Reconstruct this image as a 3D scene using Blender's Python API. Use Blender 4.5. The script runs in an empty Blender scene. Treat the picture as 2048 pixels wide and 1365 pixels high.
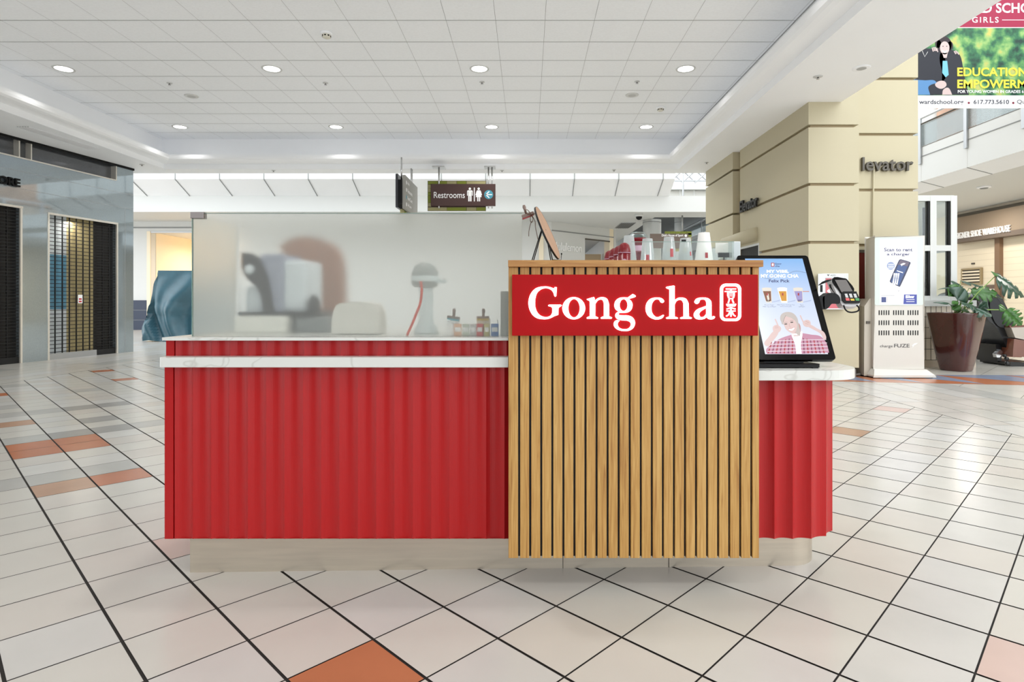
import bpy, math, random
from mathutils import Vector, Matrix
from mathutils.geometry import tessellate_polygon
C = bpy.context.scene.collection
R = math.radians

# ---------------------------------------------------------------- camera, world, exposure
EYE = 1.17; F = 1190.0; CU = 1056.0; CV = 602.0
sc = bpy.context.scene
cd = bpy.data.cameras.new('camera'); cam = bpy.data.objects.new('camera', cd); C.objects.link(cam)
cam.location = (0, 0, EYE); cam.rotation_euler = (R(90), 0, 0)
cd.sensor_width = 36; cd.lens = 36*F/2048
cd.shift_x = (1024-CU)/2048; cd.shift_y = (CV-682.5)/2048
cd.clip_start = 0.05; cd.clip_end = 300
sc.camera = cam
sc.view_settings.view_transform = 'Standard'
sc.view_settings.look = 'None'
sc.view_settings.gamma = 1.0
sc.view_settings.exposure = 0.76
sc.cycles.max_bounces = 14
sc.cycles.diffuse_bounces = 9
sc.cycles.glossy_bounces = 4
sc.cycles.transmission_bounces = 8
sc.cycles.transparent_max_bounces = 12
sc.cycles.sample_clamp_indirect = 6
sc.cycles.use_denoising = True
w = bpy.data.worlds.new('daylight'); sc.world = w; w.use_nodes = True
w.node_tree.nodes['Background'].inputs[0].default_value = (0.93, 0.97, 1.0, 1)
w.node_tree.nodes['Background'].inputs[1].default_value = 1.72

def lamp(name, kind, loc, energy, size=1.0, rot=(0, 0, 0), size_y=None, color=(1, 1, 1), spot=None, spread=math.pi):
    l = bpy.data.lights.new(name, kind); l.energy = energy; l.color = color
    if kind == 'AREA':
        if size_y: l.shape = 'RECTANGLE'; l.size = size; l.size_y = size_y
        else: l.shape = 'DISK'; l.size = size
    else:
        l.shadow_soft_size = size
    if spot: l.spot_size = R(spot); l.spot_blend = 0.8
    if kind == 'AREA': l.spread = spread
    o = bpy.data.objects.new(name, l); C.objects.link(o); o.location = loc; o.rotation_euler = rot
    return o

# ---------------------------------------------------------------- helpers
def W(u, v, Y):
    """a point at real depth Y seen at photograph pixel (u, v)"""
    return Vector(((u-CU)*Y/F, Y, EYE-(v-CV)*Y/F))
def lin(c):
    c /= 255.0
    return c/12.92 if c <= 0.04045 else ((c+0.055)/1.055)**2.4
def S(r, g, b): return (lin(r), lin(g), lin(b), 1)

MATS = {}
def mat(name, col, rough=0.5, metal=0.0, emit=0.0, noise=None, bump=0.0, spec=0.5, coat=0.0, trans=0.0, ecol=None, alpha=1.0):
    if name in MATS: return MATS[name]
    m = bpy.data.materials.new(name); m.use_nodes = True; nt = m.node_tree
    b = nt.nodes['Principled BSDF']
    b.inputs['Base Color'].default_value = col; b.inputs['Roughness'].default_value = rough
    b.inputs['Metallic'].default_value = metal; b.inputs['Specular IOR Level'].default_value = spec
    b.inputs['Coat Weight'].default_value = coat; b.inputs['Transmission Weight'].default_value = trans
    b.inputs['Alpha'].default_value = alpha
    if emit:
        b.inputs['Emission Color'].default_value = ecol or col; b.inputs['Emission Strength'].default_value = emit
    if noise:
        sc_, amt, det = noise[0], noise[1], (noise[2] if len(noise) > 2 else (1, 1, 1))
        tc = nt.nodes.new('ShaderNodeTexCoord'); mp = nt.nodes.new('ShaderNodeMapping'); mp.inputs['Scale'].default_value = det
        nz = nt.nodes.new('ShaderNodeTexNoise'); nz.inputs['Scale'].default_value = sc_; nz.inputs['Detail'].default_value = 5
        nt.links.new(tc.outputs['Object'], mp.inputs[0]); nt.links.new(mp.outputs[0], nz.inputs['Vector'])
        mr = nt.nodes.new('ShaderNodeMapRange'); mr.inputs['From Min'].default_value = 0.3; mr.inputs['From Max'].default_value = 0.7
        mr.inputs['To Min'].default_value = 1-amt; mr.inputs['To Max'].default_value = 1+amt
        nt.links.new(nz.outputs['Fac'], mr.inputs['Value'])
        mx = nt.nodes.new('ShaderNodeVectorMath'); mx.operation = 'SCALE'; mx.inputs[0].default_value = col[:3]
        nt.links.new(mr.outputs[0], mx.inputs['Scale']); nt.links.new(mx.outputs[0], b.inputs['Base Color'])
        if bump:
            bp = nt.nodes.new('ShaderNodeBump'); bp.inputs['Strength'].default_value = bump; bp.inputs['Distance'].default_value = 0.01
            nt.links.new(nz.outputs['Fac'], bp.inputs['Height']); nt.links.new(bp.outputs[0], b.inputs['Normal'])
    MATS[name] = m
    return m

def glass_thin(name, tint=(0.96, 0.99, 0.98), refl=0.5, veil=0.0):
    """clear pane: transparent with a fresnel reflection and an optional milky film"""
    if name in MATS: return MATS[name]
    m = bpy.data.materials.new(name); m.use_nodes = True; nt = m.node_tree; nt.nodes.clear()
    out = nt.nodes.new('ShaderNodeOutputMaterial'); tr = nt.nodes.new('ShaderNodeBsdfTransparent'); tr.inputs[0].default_value = (*tint, 1)
    gl = nt.nodes.new('ShaderNodeBsdfGlossy'); gl.inputs['Roughness'].default_value = 0.03
    fr = nt.nodes.new('ShaderNodeFresnel'); fr.inputs[0].default_value = 1.45
    mu = nt.nodes.new('ShaderNodeMath'); mu.operation = 'MULTIPLY'; mu.inputs[1].default_value = refl
    nt.links.new(fr.outputs[0], mu.inputs[0])
    mx = nt.nodes.new('ShaderNodeMixShader'); nt.links.new(mu.outputs[0], mx.inputs[0]); nt.links.new(tr.outputs[0], mx.inputs[1]); nt.links.new(gl.outputs[0], mx.inputs[2])
    last = mx
    if veil:
        df = nt.nodes.new('ShaderNodeBsdfTranslucent'); df.inputs[0].default_value = (0.9, 0.93, 0.93, 1)
        dd = nt.nodes.new('ShaderNodeBsdfDiffuse'); dd.inputs[0].default_value = (0.9, 0.93, 0.93, 1)
        ad = nt.nodes.new('ShaderNodeMixShader'); ad.inputs[0].default_value = 0.5
        nt.links.new(df.outputs[0], ad.inputs[1]); nt.links.new(dd.outputs[0], ad.inputs[2])
        m2 = nt.nodes.new('ShaderNodeMixShader'); m2.inputs[0].default_value = veil
        nt.links.new(mx.outputs[0], m2.inputs[1]); nt.links.new(ad.outputs[0], m2.inputs[2]); last = m2
    nt.links.new(last.outputs[0], out.inputs[0])
    MATS[name] = m
    return m

ORG = {}
def org(o):
    return ORG.get(o.name, Vector((0, 0, 0))) if o else Vector((0, 0, 0))

class MB:
    def __init__(self): self.v = []; self.f = []; self.mi = []; self.sm = []; self.mats = []
    def m(self, mt):
        if mt not in self.mats: self.mats.append(mt)
        return self.mats.index(mt)
    def add(self, verts, faces, mt, smooth=False):
        k = len(self.v); i = self.m(mt); self.v += [Vector(p) for p in verts]
        for f in faces: self.f.append([k+a for a in f]); self.mi.append(i); self.sm.append(smooth)
        return self
    def box(self, a, b, mt):
        x0, y0, z0 = [min(p, q) for p, q in zip(a, b)]; x1, y1, z1 = [max(p, q) for p, q in zip(a, b)]
        vs = [(x0,y0,z0),(x1,y0,z0),(x1,y1,z0),(x0,y1,z0),(x0,y0,z1),(x1,y0,z1),(x1,y1,z1),(x0,y1,z1)]
        return self.add(vs, [(0,3,2,1),(4,5,6,7),(0,1,5,4),(1,2,6,5),(2,3,7,6),(3,0,4,7)], mt)
    def obox(self, c, ax, ay, az, mt):
        """box from centre and three half-axis vectors"""
        c = Vector(c); ax, ay, az = Vector(ax), Vector(ay), Vector(az)
        vs = [c+ax*i+ay*j+az*k for k in (-1,1) for (i,j) in ((-1,-1),(1,-1),(1,1),(-1,1))]
        return self.add(vs, [(0,3,2,1),(4,5,6,7),(0,1,5,4),(1,2,6,5),(2,3,7,6),(3,0,4,7)], mt)
    def poly(self, pts, mt, n=None, holes=()):
        """filled polygon with holes; pts are 3-D; n is an extrusion vector"""
        loops = [[Vector(p) for p in pts]]+[[Vector(p) for p in h] for h in holes]
        flat = [p for l in loops for p in l]
        tris = tessellate_polygon(loops)
        if n is None: return self.add(flat, [tuple(t) for t in tris], mt)
        n = Vector(n); N = len(flat)
        vs = flat+[p+n for p in flat]; fs = [tuple(t) for t in tris]+[tuple(N+a for a in reversed(t)) for t in tris]
        k = 0
        for l in loops:
            L = len(l)
            for i in range(L): j = (i+1) % L; fs.append((k+i, k+j, N+k+j, N+k+i))
            k += L
        return self.add(vs, fs, mt)
    def tube(self, pts, r, mt, seg=8, caps=True):
        pts = [Vector(p) for p in pts]; rs = r if isinstance(r, (list, tuple)) else [r]*len(pts)
        vs, fs = [], []
        up = None
        for i, p in enumerate(pts):
            d = (pts[min(i+1, len(pts)-1)]-pts[max(i-1, 0)]).normalized()
            if up is None:
                up = Vector((0,0,1)) if abs(d.z) < 0.9 else Vector((1,0,0))
            a = d.cross(up).normalized(); b = a.cross(d).normalized(); up = b
            for k in range(seg):
                t = 2*math.pi*k/seg; vs.append(p+(a*math.cos(t)+b*math.sin(t))*rs[i])
        for i in range(len(pts)-1):
            for k in range(seg):
                j = (k+1) % seg; fs.append((i*seg+k, i*seg+j, (i+1)*seg+j, (i+1)*seg+k))
        if caps: fs.append(tuple(range(seg))[::-1]); fs.append(tuple((len(pts)-1)*seg+k for k in range(seg)))
        return self.add(vs, fs, mt, seg > 6)
    def lathe(self, prof, c, mt, seg=32, axis='z', smooth=True, caps=True):
        """prof = [(radius, height)...] around an axis through c"""
        c = Vector(c); vs, fs = [], []
        for (r, h) in prof:
            for k in range(seg):
                t = 2*math.pi*k/seg; x, y = r*math.cos(t), r*math.sin(t)
                vs.append(c+(Vector((x,y,h)) if axis == 'z' else Vector((x,h,y)) if axis == 'y' else Vector((h,x,y))))
        for i in range(len(prof)-1):
            for k in range(seg):
                j = (k+1) % seg; fs.append((i*seg+k, i*seg+j, (i+1)*seg+j, (i+1)*seg+k))
        if caps: fs.append(tuple(range(seg))[::-1]); fs.append(tuple((len(prof)-1)*seg+k for k in range(seg)))
        return self.add(vs, fs, mt, smooth)
    def extrude(self, prof, p0, p1, mt, closed=True, smooth=False):
        """prof points (3-D offsets) swept from p0 to p1"""
        p0, p1 = Vector(p0), Vector(p1); n = len(prof); vs = [p0+Vector(q) for q in prof]+[p1+Vector(q) for q in prof]
        fs = [(i, (i+1) % n, n+(i+1) % n, n+i) for i in range(n if closed else n-1)]
        if closed: fs += [tuple(range(n))[::-1], tuple(range(n, 2*n))]
        return self.add(vs, fs, mt, smooth)
    def grid(self, fn, nu, nv, mt, smooth=True, wrap=False):
        vs = [fn(i/(nu if wrap else nu-1), j/(nv-1)) for j in range(nv) for i in range(nu)]; fs = []
        for j in range(nv-1):
            for i in range(nu if wrap else nu-1):
                a = (i+1) % nu; fs.append((j*nu+i, j*nu+a, (j+1)*nu+a, (j+1)*nu+i))
        return self.add(vs, fs, mt, smooth)
    def build(self, name, parent=None, loc=None, bevel=0, solid=0, fixn=True, kind=None):
        me = bpy.data.meshes.new(name); o = bpy.data.objects.new(name, me); C.objects.link(o)
        if parent is not None:
            base = org(parent); o.parent = parent; ORG[o.name] = base
        else:
            base = Vector(loc) if loc is not None else Vector((0,0,0)); o.location = base; ORG[o.name] = base
        me.from_pydata([tuple(p-base) for p in self.v], [], self.f); me.validate(clean_customdata=False)
        for mt in self.mats: me.materials.append(mt)
        if len(me.polygons) == len(self.f):
            me.polygons.foreach_set('material_index', self.mi); me.polygons.foreach_set('use_smooth', self.sm)
        me.update()
        if bevel:
            b = o.modifiers.new('bevel', 'BEVEL'); b.width = bevel; b.segments = 2; b.limit_method = 'ANGLE'; b.angle_limit = R(40)
        if solid:
            s = o.modifiers.new('solid', 'SOLIDIFY'); s.thickness = solid; s.offset = 0
        if kind: o['kind'] = kind
        return o

def thing(name, loc, label, cat, group=None):
    o = bpy.data.objects.new(name, None); C.objects.link(o); o.location = Vector(loc); o.empty_display_size = 0.1
    ORG[o.name] = Vector(loc); o['label'] = label; o['category'] = cat
    if group: o['group'] = group
    return o
def tag(o, label, cat, group=None, kind=None):
    o['label'] = label; o['category'] = cat
    if group: o['group'] = group
    if kind: o['kind'] = kind
    return o
def part_label(o, label): o['label'] = label; return o

_tc = {}
def text_geo(s, bold=0.0, space=1.0, slant=0.0):
    key = (s, bold, space, slant)
    if key not in _tc:
        cu = bpy.data.curves.new('t', 'FONT'); cu.body = s; cu.offset = bold; cu.space_character = space; cu.shear = slant
        cu.resolution_u = 3
        o = bpy.data.objects.new('t', cu); C.objects.link(o)
        dg = bpy.context.evaluated_depsgraph_get()
        me = bpy.data.meshes.new_from_object(o.evaluated_get(dg))
        vs = [v.co.copy() for v in me.vertices]; fs = [tuple(p.vertices) for p in me.polygons]
        bpy.data.objects.remove(o); bpy.data.curves.remove(cu); bpy.data.meshes.remove(me)
        _tc[key] = (vs, fs)
    return _tc[key]
def put_text(mb, s, o, ex, ey, mt, width=None, height=None, bold=0.0, depth=0.0, space=1.0, slant=0.0, box=None):
    """lay text on a plane: origin o (lower left of its ink box), unit axes ex, ey; width/height in metres"""
    vs, fs = text_geo(s, bold, space, slant)
    x0 = min(v.x for v in vs); x1 = max(v.x for v in vs); y0 = min(v.y for v in vs); y1 = max(v.y for v in vs)
    sx = width/(x1-x0) if width else None; sy = height/(y1-y0) if height else None
    if sx is None: sx = sy
    if sy is None: sy = sx
    o, ex, ey = Vector(o), Vector(ex), Vector(ey); n = ex.cross(ey).normalized()
    pts = [o+ex*((v.x-x0)*sx)+ey*((v.y-y0)*sy) for v in vs]
    if depth:
        N = len(pts); top = [p+n*depth for p in pts]
        edges = {}
        for f in fs:
            for i in range(len(f)):
                a, b = f[i], f[(i+1) % len(f)]
                edges[(a, b)] = edges.get((a, b), 0)+1
        side = [(a, b, N+b, N+a) for (a, b) in edges if (b, a) not in edges]
        mb.add(pts+top, [tuple(N+i for i in f) for f in fs]+side, mt)
    else: mb.add(pts, fs, mt)

class Panel:
    """a flat printed or lit surface mapped from its own drawing units"""
    def __init__(self, o, ex, ey, x0, y0, sx, sy, step=0.0004):
        self.o, self.ex, self.ey = Vector(o), Vector(ex).normalized(), Vector(ey).normalized()
        self.n = self.ex.cross(self.ey).normalized(); self.x0, self.y0, self.sx, self.sy, self.step = x0, y0, sx, sy, step
        self.mb = MB()
    def p(self, x, y, l=0): return self.o+self.ex*((x-self.x0)*self.sx)+self.ey*((self.y0-y)*self.sy)+self.n*(l*self.step)
    def poly(self, pts, mt, l=1, holes=()): self.mb.poly([self.p(x, y, l) for x, y in pts], mt, holes=[[self.p(x, y, l) for x, y in h] for h in holes])
    def rect(self, x0, y0, x1, y1, mt, l=1): self.mb.add([self.p(x0,y1,l), self.p(x1,y1,l), self.p(x1,y0,l), self.p(x0,y0,l)], [(0,1,2,3)], mt)
    def disc(self, x, y, rx, mt, l=1, ry=None, n=24):
        ry = ry or rx
        self.mb.add([self.p(x+rx*math.cos(2*math.pi*k/n), y-ry*math.sin(2*math.pi*k/n), l) for k in range(n)], [tuple(range(n))], mt)
    def smooth(self, pts, mt, l=1): self.poly(spline(pts), mt, l)
    def line(self, pts, wd, mt, l=1):
        for q in ribbon(pts, wd): self.poly(q, mt, l)
    def text(self, s, x0, y0, x1, y1, mt, l=1, bold=0.0, space=1.0, slant=0.0):
        put_text(self.mb, s, self.p(x0, y1, l), self.ex, self.ey, mt, width=(x1-x0)*self.sx, height=(y1-y0)*self.sy, bold=bold, space=space, slant=slant)

def spline(pts, n=5, closed=True):
    """smooth closed curve through points; a third item marks a corner"""
    N = len(pts); P = [Vector((p[0], p[1])) for p in pts]; cor = [len(p) > 2 for p in pts]; out = []
    for i in range(N if closed else N-1):
        j = (i+1) % N; a, b = P[i], P[j]; d = b-a
        def tang(k):
            if not closed and k in (0, N-1): return d
            if cor[k]: return d
            t = (P[(k+1) % N]-P[(k-1) % N]); return t*(d.length/max(1e-6, t.length))
        if cor[i] and cor[j]: out.append((a.x, a.y)); continue
        ta, tb = tang(i), tang(j)
        for k in range(n):
            s = k/n; h1 = 2*s**3-3*s**2+1; h2 = s**3-2*s**2+s; h3 = -2*s**3+3*s**2; h4 = s**3-s**2
            q = a*h1+ta*h2+b*h3+tb*h4; out.append((q.x, q.y))
    if not closed: out.append((P[-1].x, P[-1].y))
    return out
def ellipse(cx, cy, rx, ry, n=36): return [(cx+rx*math.cos(2*math.pi*k/n), cy+ry*math.sin(2*math.pi*k/n)) for k in range(n)]
def rrect(x0, y0, x1, y1, r, n=6):
    out = []
    for (cx, cy, a0) in ((x1-r, y0+r, -90), (x1-r, y1-r, 0), (x0+r, y1-r, 90), (x0+r, y0+r, 180)):
        for k in range(n+1): a = R(a0+90*k/n); out.append((cx+r*math.cos(a), cy+r*math.sin(a)))
    return out
def ribbon(pts, wd):
    """one outline polygon around a polyline"""
    P = [Vector(p) for p in pts]; L, Rr = [], []
    for i, p in enumerate(P):
        d = (P[min(i+1, len(P)-1)]-P[max(i-1, 0)]).normalized(); n = Vector((-d.y, d.x))*wd/2
        e = d*(-wd*0.2 if i == 0 else wd*0.2 if i == len(P)-1 else 0)
        L.append(tuple(p+n+e)); Rr.append(tuple(p-n+e))
    return [L+Rr[::-1]]
def clip_poly(pts, a, b, c):
    """keep a*x+b*y <= c"""
    out = []
    for i in range(len(pts)):
        p, q = pts[i], pts[(i+1) % len(pts)]; dp = a*p[0]+b*p[1]-c; dq = a*q[0]+b*q[1]-c
        if dp <= 0: out.append(p)
        if (dp < 0 < dq) or (dq < 0 < dp):
            t = dp/(dp-dq); out.append((p[0]+(q[0]-p[0])*t, p[1]+(q[1]-p[1])*t))
    return out

# ---------------------------------------------------------------- materials
M = {}
M['tile'] = mat('tile_cream', S(193, 190, 182), 0.22, noise=(2.2, 0.035), spec=0.45)
M['tile2'] = mat('tile_cream_warm', S(192, 187, 179), 0.22, noise=(2.2, 0.035), spec=0.45)
M['tile3'] = mat('tile_cream_cool', S(191, 189, 184), 0.24, noise=(3, 0.04), spec=0.45)
M['t_or'] = mat('tile_orange', S(172, 108, 76), 0.25, noise=(3, 0.05), spec=0.4)
M['t_tan'] = mat('tile_tan', S(172, 138, 114), 0.25, noise=(3, 0.08), spec=0.4)
M['t_pink'] = mat('tile_pink', S(192, 168, 158), 0.25, noise=(3, 0.04), spec=0.4)
M['t_grey'] = mat('tile_grey', S(172, 171, 166), 0.25, noise=(3, 0.05), spec=0.4)
M['t_dgrey'] = mat('tile_dark_grey', S(150, 148, 144), 0.25, noise=(3, 0.05), spec=0.4)
M['t_blue'] = mat('tile_blue_grey', S(128, 138, 160), 0.25, noise=(3, 0.06), spec=0.4)
M['grout'] = mat('grout_dark', S(34, 30, 26), 0.8)
M['grout_l'] = mat('grout_light', S(150, 142, 132), 0.8)
M['white'] = mat('painted_white', S(247, 248, 250), 0.6, spec=0.3, noise=(1.5, 0.01))
M['ctile'] = mat('ceiling_tile_white', S(246, 248, 251), 0.85, spec=0.2, noise=(30, 0.02))
M['cgap'] = mat('ceiling_joint', S(176, 176, 174), 0.8)
M['fasc'] = mat('fascia_white', S(214, 215, 213), 0.55, spec=0.3)
M['line'] = mat('joint_grey', S(140, 142, 142), 0.7)
M['cream'] = mat('tower_cream', S(186, 177, 150), 0.5, spec=0.3, noise=(1.2, 0.012))
M['creamj'] = mat('tower_joint', S(160, 142, 108), 0.6)
M['creamw'] = mat('store_wall_cream', S(240, 226, 200), 0.6)
M['red'] = mat('red_laminate', S(168, 22, 24), 0.3, spec=0.3)
M['redsign'] = mat('sign_red_acrylic', S(164, 6, 12), 0.45, spec=0.15)
M['letter'] = mat('lit_letter_white', (1, 1, 1, 1), 0.4, emit=1.5, ecol=(1, 0.97, 0.97, 1))
M['steel'] = mat('brushed_steel', S(196, 186, 170), 0.34, metal=0.7, noise=(6, 0.06, (0.6, 0.6, 9)))
M['chrome'] = mat('chrome', S(200, 200, 200), 0.2, metal=1.0)
M['black'] = mat('black_plastic', S(5, 5, 6), 0.4, spec=0.25)
M['blackg'] = mat('black_gloss', S(3, 3, 4), 0.15, spec=0.25)
M['dark'] = mat('dark_interior', S(6, 5, 5), 0.6)
M['granite'] = mat('polished_granite', S(158, 170, 176), 0.04, metal=0.62, spec=1.0, coat=0.6, noise=(40, 0.06))
M['granite2'] = mat('dark_granite', S(96, 98, 102), 0.08, metal=0.5, spec=0.8, coat=0.5, noise=(40, 0.1))
M['trimw'] = mat('bright_metal_trim', S(225, 220, 210), 0.3, metal=0.5)
M['navy'] = mat('navy_tile', S(38, 50, 72), 0.3)
M['tarp'] = mat('teal_tarp', S(58, 98, 112), 0.38, spec=0.6, noise=(5, 0.12))
M['brown'] = mat('sign_brown', S(70, 44, 40), 0.45)
M['greyp'] = mat('sign_grey_panel', S(150, 148, 142), 0.5)
M['olive'] = mat('sign_olive', S(122, 132, 30), 0.5)
M['khaki'] = mat('sign_khaki', S(160, 154, 108), 0.5)
M['wtext'] = mat('white_lettering', S(245, 245, 245), 0.5)
M['btext'] = mat('black_lettering', S(26, 24, 22), 0.4)
M['gtext'] = mat('grey_lettering', S(78, 72, 62), 0.4)
M['teal'] = mat('teal_disc', S(70, 148, 168), 0.5)
M['al'] = mat('satin_aluminium', S(176, 178, 180), 0.35, metal=0.7)
M['wframe'] = mat('white_metal_frame', S(206, 208, 206), 0.4)
M['twine'] = mat('brown_twine', S(96, 66, 48), 0.8)
M['clip'] = mat('clip_brown_metal', S(128, 108, 100), 0.4, metal=0.4)
M['clipred'] = mat('clip_red', S(150, 30, 36), 0.4)
M['board'] = mat('disc_tan_wood', S(178, 140, 112), 0.5, noise=(20, 0.08, (1, 1, 0.1)))
M['pot'] = mat('planter_maroon', S(70, 30, 28), 0.16, spec=0.6, coat=0.5, noise=(2.4, 0.4, (1, 1, .35)))
M['leaf'] = mat('leaf_green', S(56, 100, 40), 0.35, spec=0.5, noise=(14, 0.25))
M['leafd'] = mat('leaf_dark', S(44, 74, 58), 0.3, spec=0.6, noise=(14, 0.2))
M['stem'] = mat('stem_green', S(120, 150, 74), 0.5)
M['soil'] = mat('soil', S(60, 48, 36), 0.9, noise=(60, 0.3))
M['shell'] = mat('chair_black_shell', S(14, 15, 17), 0.3)
M['chbrown'] = mat('chair_brown_gloss', S(112, 62, 44), 0.2, coat=0.6, noise=(4, 0.1))
M['chsilver'] = mat('chair_silver', S(178, 170, 160), 0.25, metal=0.4)
M['kiosk'] = mat('kiosk_white', S(204, 200, 192), 0.4)
M['kioskg'] = mat('kiosk_glass_frame', S(196, 206, 200), 0.15, spec=0.6)
M['cup'] = glass_thin('clear_cup_plastic', (0.93, 0.95, 0.95), 0.9, veil=0.42)
M['cupw'] = mat('white_paper_cup', S(238, 236, 232), 0.5)
M['cupred'] = mat('red_cup', S(128, 16, 28), 0.3)
M['pinkp'] = mat('pink_label', S(214, 170, 190), 0.5)
M['redp'] = mat('red_print', S(190, 40, 50), 0.5)
M['clear'] = glass_thin('clear_glass')
M['clear_g'] = glass_thin('clear_green_glass', (0.90, 0.97, 0.95), 0.8)
M['veil'] = glass_thin('railing_glass', (0.9, 0.95, 0.95), 0.9, veil=0.06)
M['edge'] = mat('glass_edge_green', S(130, 160, 150), 0.15)

def wood_mat():
    m = bpy.data.materials.new('oak_slat'); m.use_nodes = True; nt = m.node_tree; b = nt.nodes['Principled BSDF']
    N = nt.nodes.new; L = nt.links.new
    tc = N('ShaderNodeTexCoord'); sp = N('ShaderNodeSeparateXYZ'); L(tc.outputs['Object'], sp.inputs[0])
    d = N('ShaderNodeMath'); d.operation = 'DIVIDE'; d.inputs[1].default_value = 0.04457; L(sp.outputs[0], d.inputs[0])
    fl = N('ShaderNodeMath'); fl.operation = 'FLOOR'; L(d.outputs[0], fl.inputs[0])
    wn = N('ShaderNodeTexWhiteNoise'); wn.noise_dimensions = '1D'; L(fl.outputs[0], wn.inputs['W'])
    off = N('ShaderNodeVectorMath'); off.operation = 'SCALE'; off.inputs['Scale'].default_value = 17.0; L(wn.outputs['Color'], off.inputs[0])
    ad = N('ShaderNodeVectorMath'); ad.operation = 'ADD'; L(tc.outputs['Object'], ad.inputs[0]); L(off.outputs[0], ad.inputs[1])
    mp = N('ShaderNodeMapping'); mp.inputs['Scale'].default_value = (60, 10, 2.2); L(ad.outputs[0], mp.inputs[0])
    nz = N('ShaderNodeTexNoise'); nz.inputs['Scale'].default_value = 1.6; nz.inputs['Detail'].default_value = 8; nz.inputs['Distortion'].default_value = 1.2; L(mp.outputs[0], nz.inputs['Vector'])
    mp2 = N('ShaderNodeMapping'); mp2.inputs['Scale'].default_value = (300, 60, 6); L(ad.outputs[0], mp2.inputs[0])
    n2 = N('ShaderNodeTexNoise'); n2.inputs['Scale'].default_value = 1.0; n2.inputs['Detail'].default_value = 4; L(mp2.outputs[0], n2.inputs['Vector'])
    mx = N('ShaderNodeMath'); mx.operation = 'ADD'; L(nz.outputs['Fac'], mx.inputs[0])
    s2 = N('ShaderNodeMath'); s2.operation = 'MULTIPLY'; s2.inputs[1].default_value = 0.45; L(n2.outputs['Fac'], s2.inputs[0]); L(s2.outputs[0], mx.inputs[1])
    s3 = N('ShaderNodeMath'); s3.operation = 'MULTIPLY_ADD'; s3.inputs[1].default_value = 0.16; L(wn.outputs['Value'], s3.inputs[0]); L(mx.outputs[0], s3.inputs[2])
    cr = N('ShaderNodeValToRGB'); L(s3.outputs[0], cr.inputs[0])
    e = cr.color_ramp.elements; e[0].position = 0.5; e[0].color = S(146, 98, 44); e[1].position = 1.05; e[1].color = S(196, 156, 92)
    x = e.new(0.75); x.color = S(178, 134, 70)
    L(cr.outputs[0], b.inputs['Base Color']); b.inputs['Roughness'].default_value = 0.5
    return m
M['wood'] = wood_mat()
def wood_cap_mat():
    m = bpy.data.materials.new('oak_cap'); m.use_nodes = True; nt = m.node_tree; b = nt.nodes['Principled BSDF']; N = nt.nodes.new; L = nt.links.new
    tc = N('ShaderNodeTexCoord'); mp = N('ShaderNodeMapping'); mp.inputs['Scale'].default_value = (3, 30, 90); L(tc.outputs['Object'], mp.inputs[0])
    nz = N('ShaderNodeTexNoise'); nz.inputs['Scale'].default_value = 1.2; nz.inputs['Detail'].default_value = 6; nz.inputs['Distortion'].default_value = 1.5; L(mp.outputs[0], nz.inputs['Vector'])
    cr = N('ShaderNodeValToRGB'); L(nz.outputs['Fac'], cr.inputs[0]); e = cr.color_ramp.elements
    e[0].position = 0.3; e[0].color = S(150, 98, 48); e[1].position = 0.65; e[1].color = S(186, 140, 80)
    L(cr.outputs[0], b.inputs['Base Color']); b.inputs['Roughness'].default_value = 0.5
    return m
M['cap'] = wood_cap_mat()
def marble_mat():
    m = bpy.data.materials.new('white_quartz'); m.use_nodes = True; nt = m.node_tree; b = nt.nodes['Principled BSDF']; N = nt.nodes.new; L = nt.links.new
    tc = N('ShaderNodeTexCoord'); nz = N('ShaderNodeTexNoise'); nz.inputs['Scale'].default_value = 1.6; nz.inputs['Detail'].default_value = 3; nz.inputs['Distortion'].default_value = 1.5
    L(tc.outputs['Object'], nz.inputs['Vector']); s = N('ShaderNodeMath'); s.operation = 'SUBTRACT'; s.inputs[1].default_value = 0.5; L(nz.outputs['Fac'], s.inputs[0])
    a = N('ShaderNodeMath'); a.operation = 'ABSOLUTE'; L(s.outputs[0], a.inputs[0]); cr = N('ShaderNodeValToRGB'); L(a.outputs[0], cr.inputs[0])
    e = cr.color_ramp.elements; e[0].position = 0; e[0].color = S(196, 196, 190); e[1].position = 0.01; e[1].color = S(214, 215, 210)
    L(cr.outputs[0], b.inputs['Base Color']); b.inputs['Roughness'].default_value = 0.25
    return m
M['quartz'] = marble_mat()
def frosted_mat():
    m = bpy.data.materials.new('frosted_glass'); m.use_nodes = True; nt = m.node_tree; nt.nodes.clear(); N = nt.nodes.new; L = nt.links.new
    out = N('ShaderNodeOutputMaterial'); rf = N('ShaderNodeBsdfRefraction'); rf.inputs['Color'].default_value = (0.95, 0.95, 0.93, 1); rf.inputs['Roughness'].default_value = 0.38; rf.inputs['IOR'].default_value = 1.12
    tl = N('ShaderNodeBsdfTranslucent'); tl.inputs[0].default_value = (0.86, 0.88, 0.87, 1); df = N('ShaderNodeBsdfDiffuse'); df.inputs[0].default_value = (0.80, 0.82, 0.81, 1)
    a = N('ShaderNodeMixShader'); a.inputs[0].default_value = 0.6; L(tl.outputs[0], a.inputs[1]); L(df.outputs[0], a.inputs[2])
    b = N('ShaderNodeMixShader'); b.inputs[0].default_value = 0.14; L(rf.outputs[0], b.inputs[1]); L(a.outputs[0], b.inputs[2]); L(b.outputs[0], out.inputs[0])
    return m
M['frost'] = frosted_mat()

# ---------------------------------------------------------------- heights of the hall
HS = EYE+3.05      # soffit
HC = EYE+3.77      # tiled ceiling
K = 1.0893
LX, RX, FY, NY = -8.11, 3.19, 13.45, -4.0   # coffer lip rectangle

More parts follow.
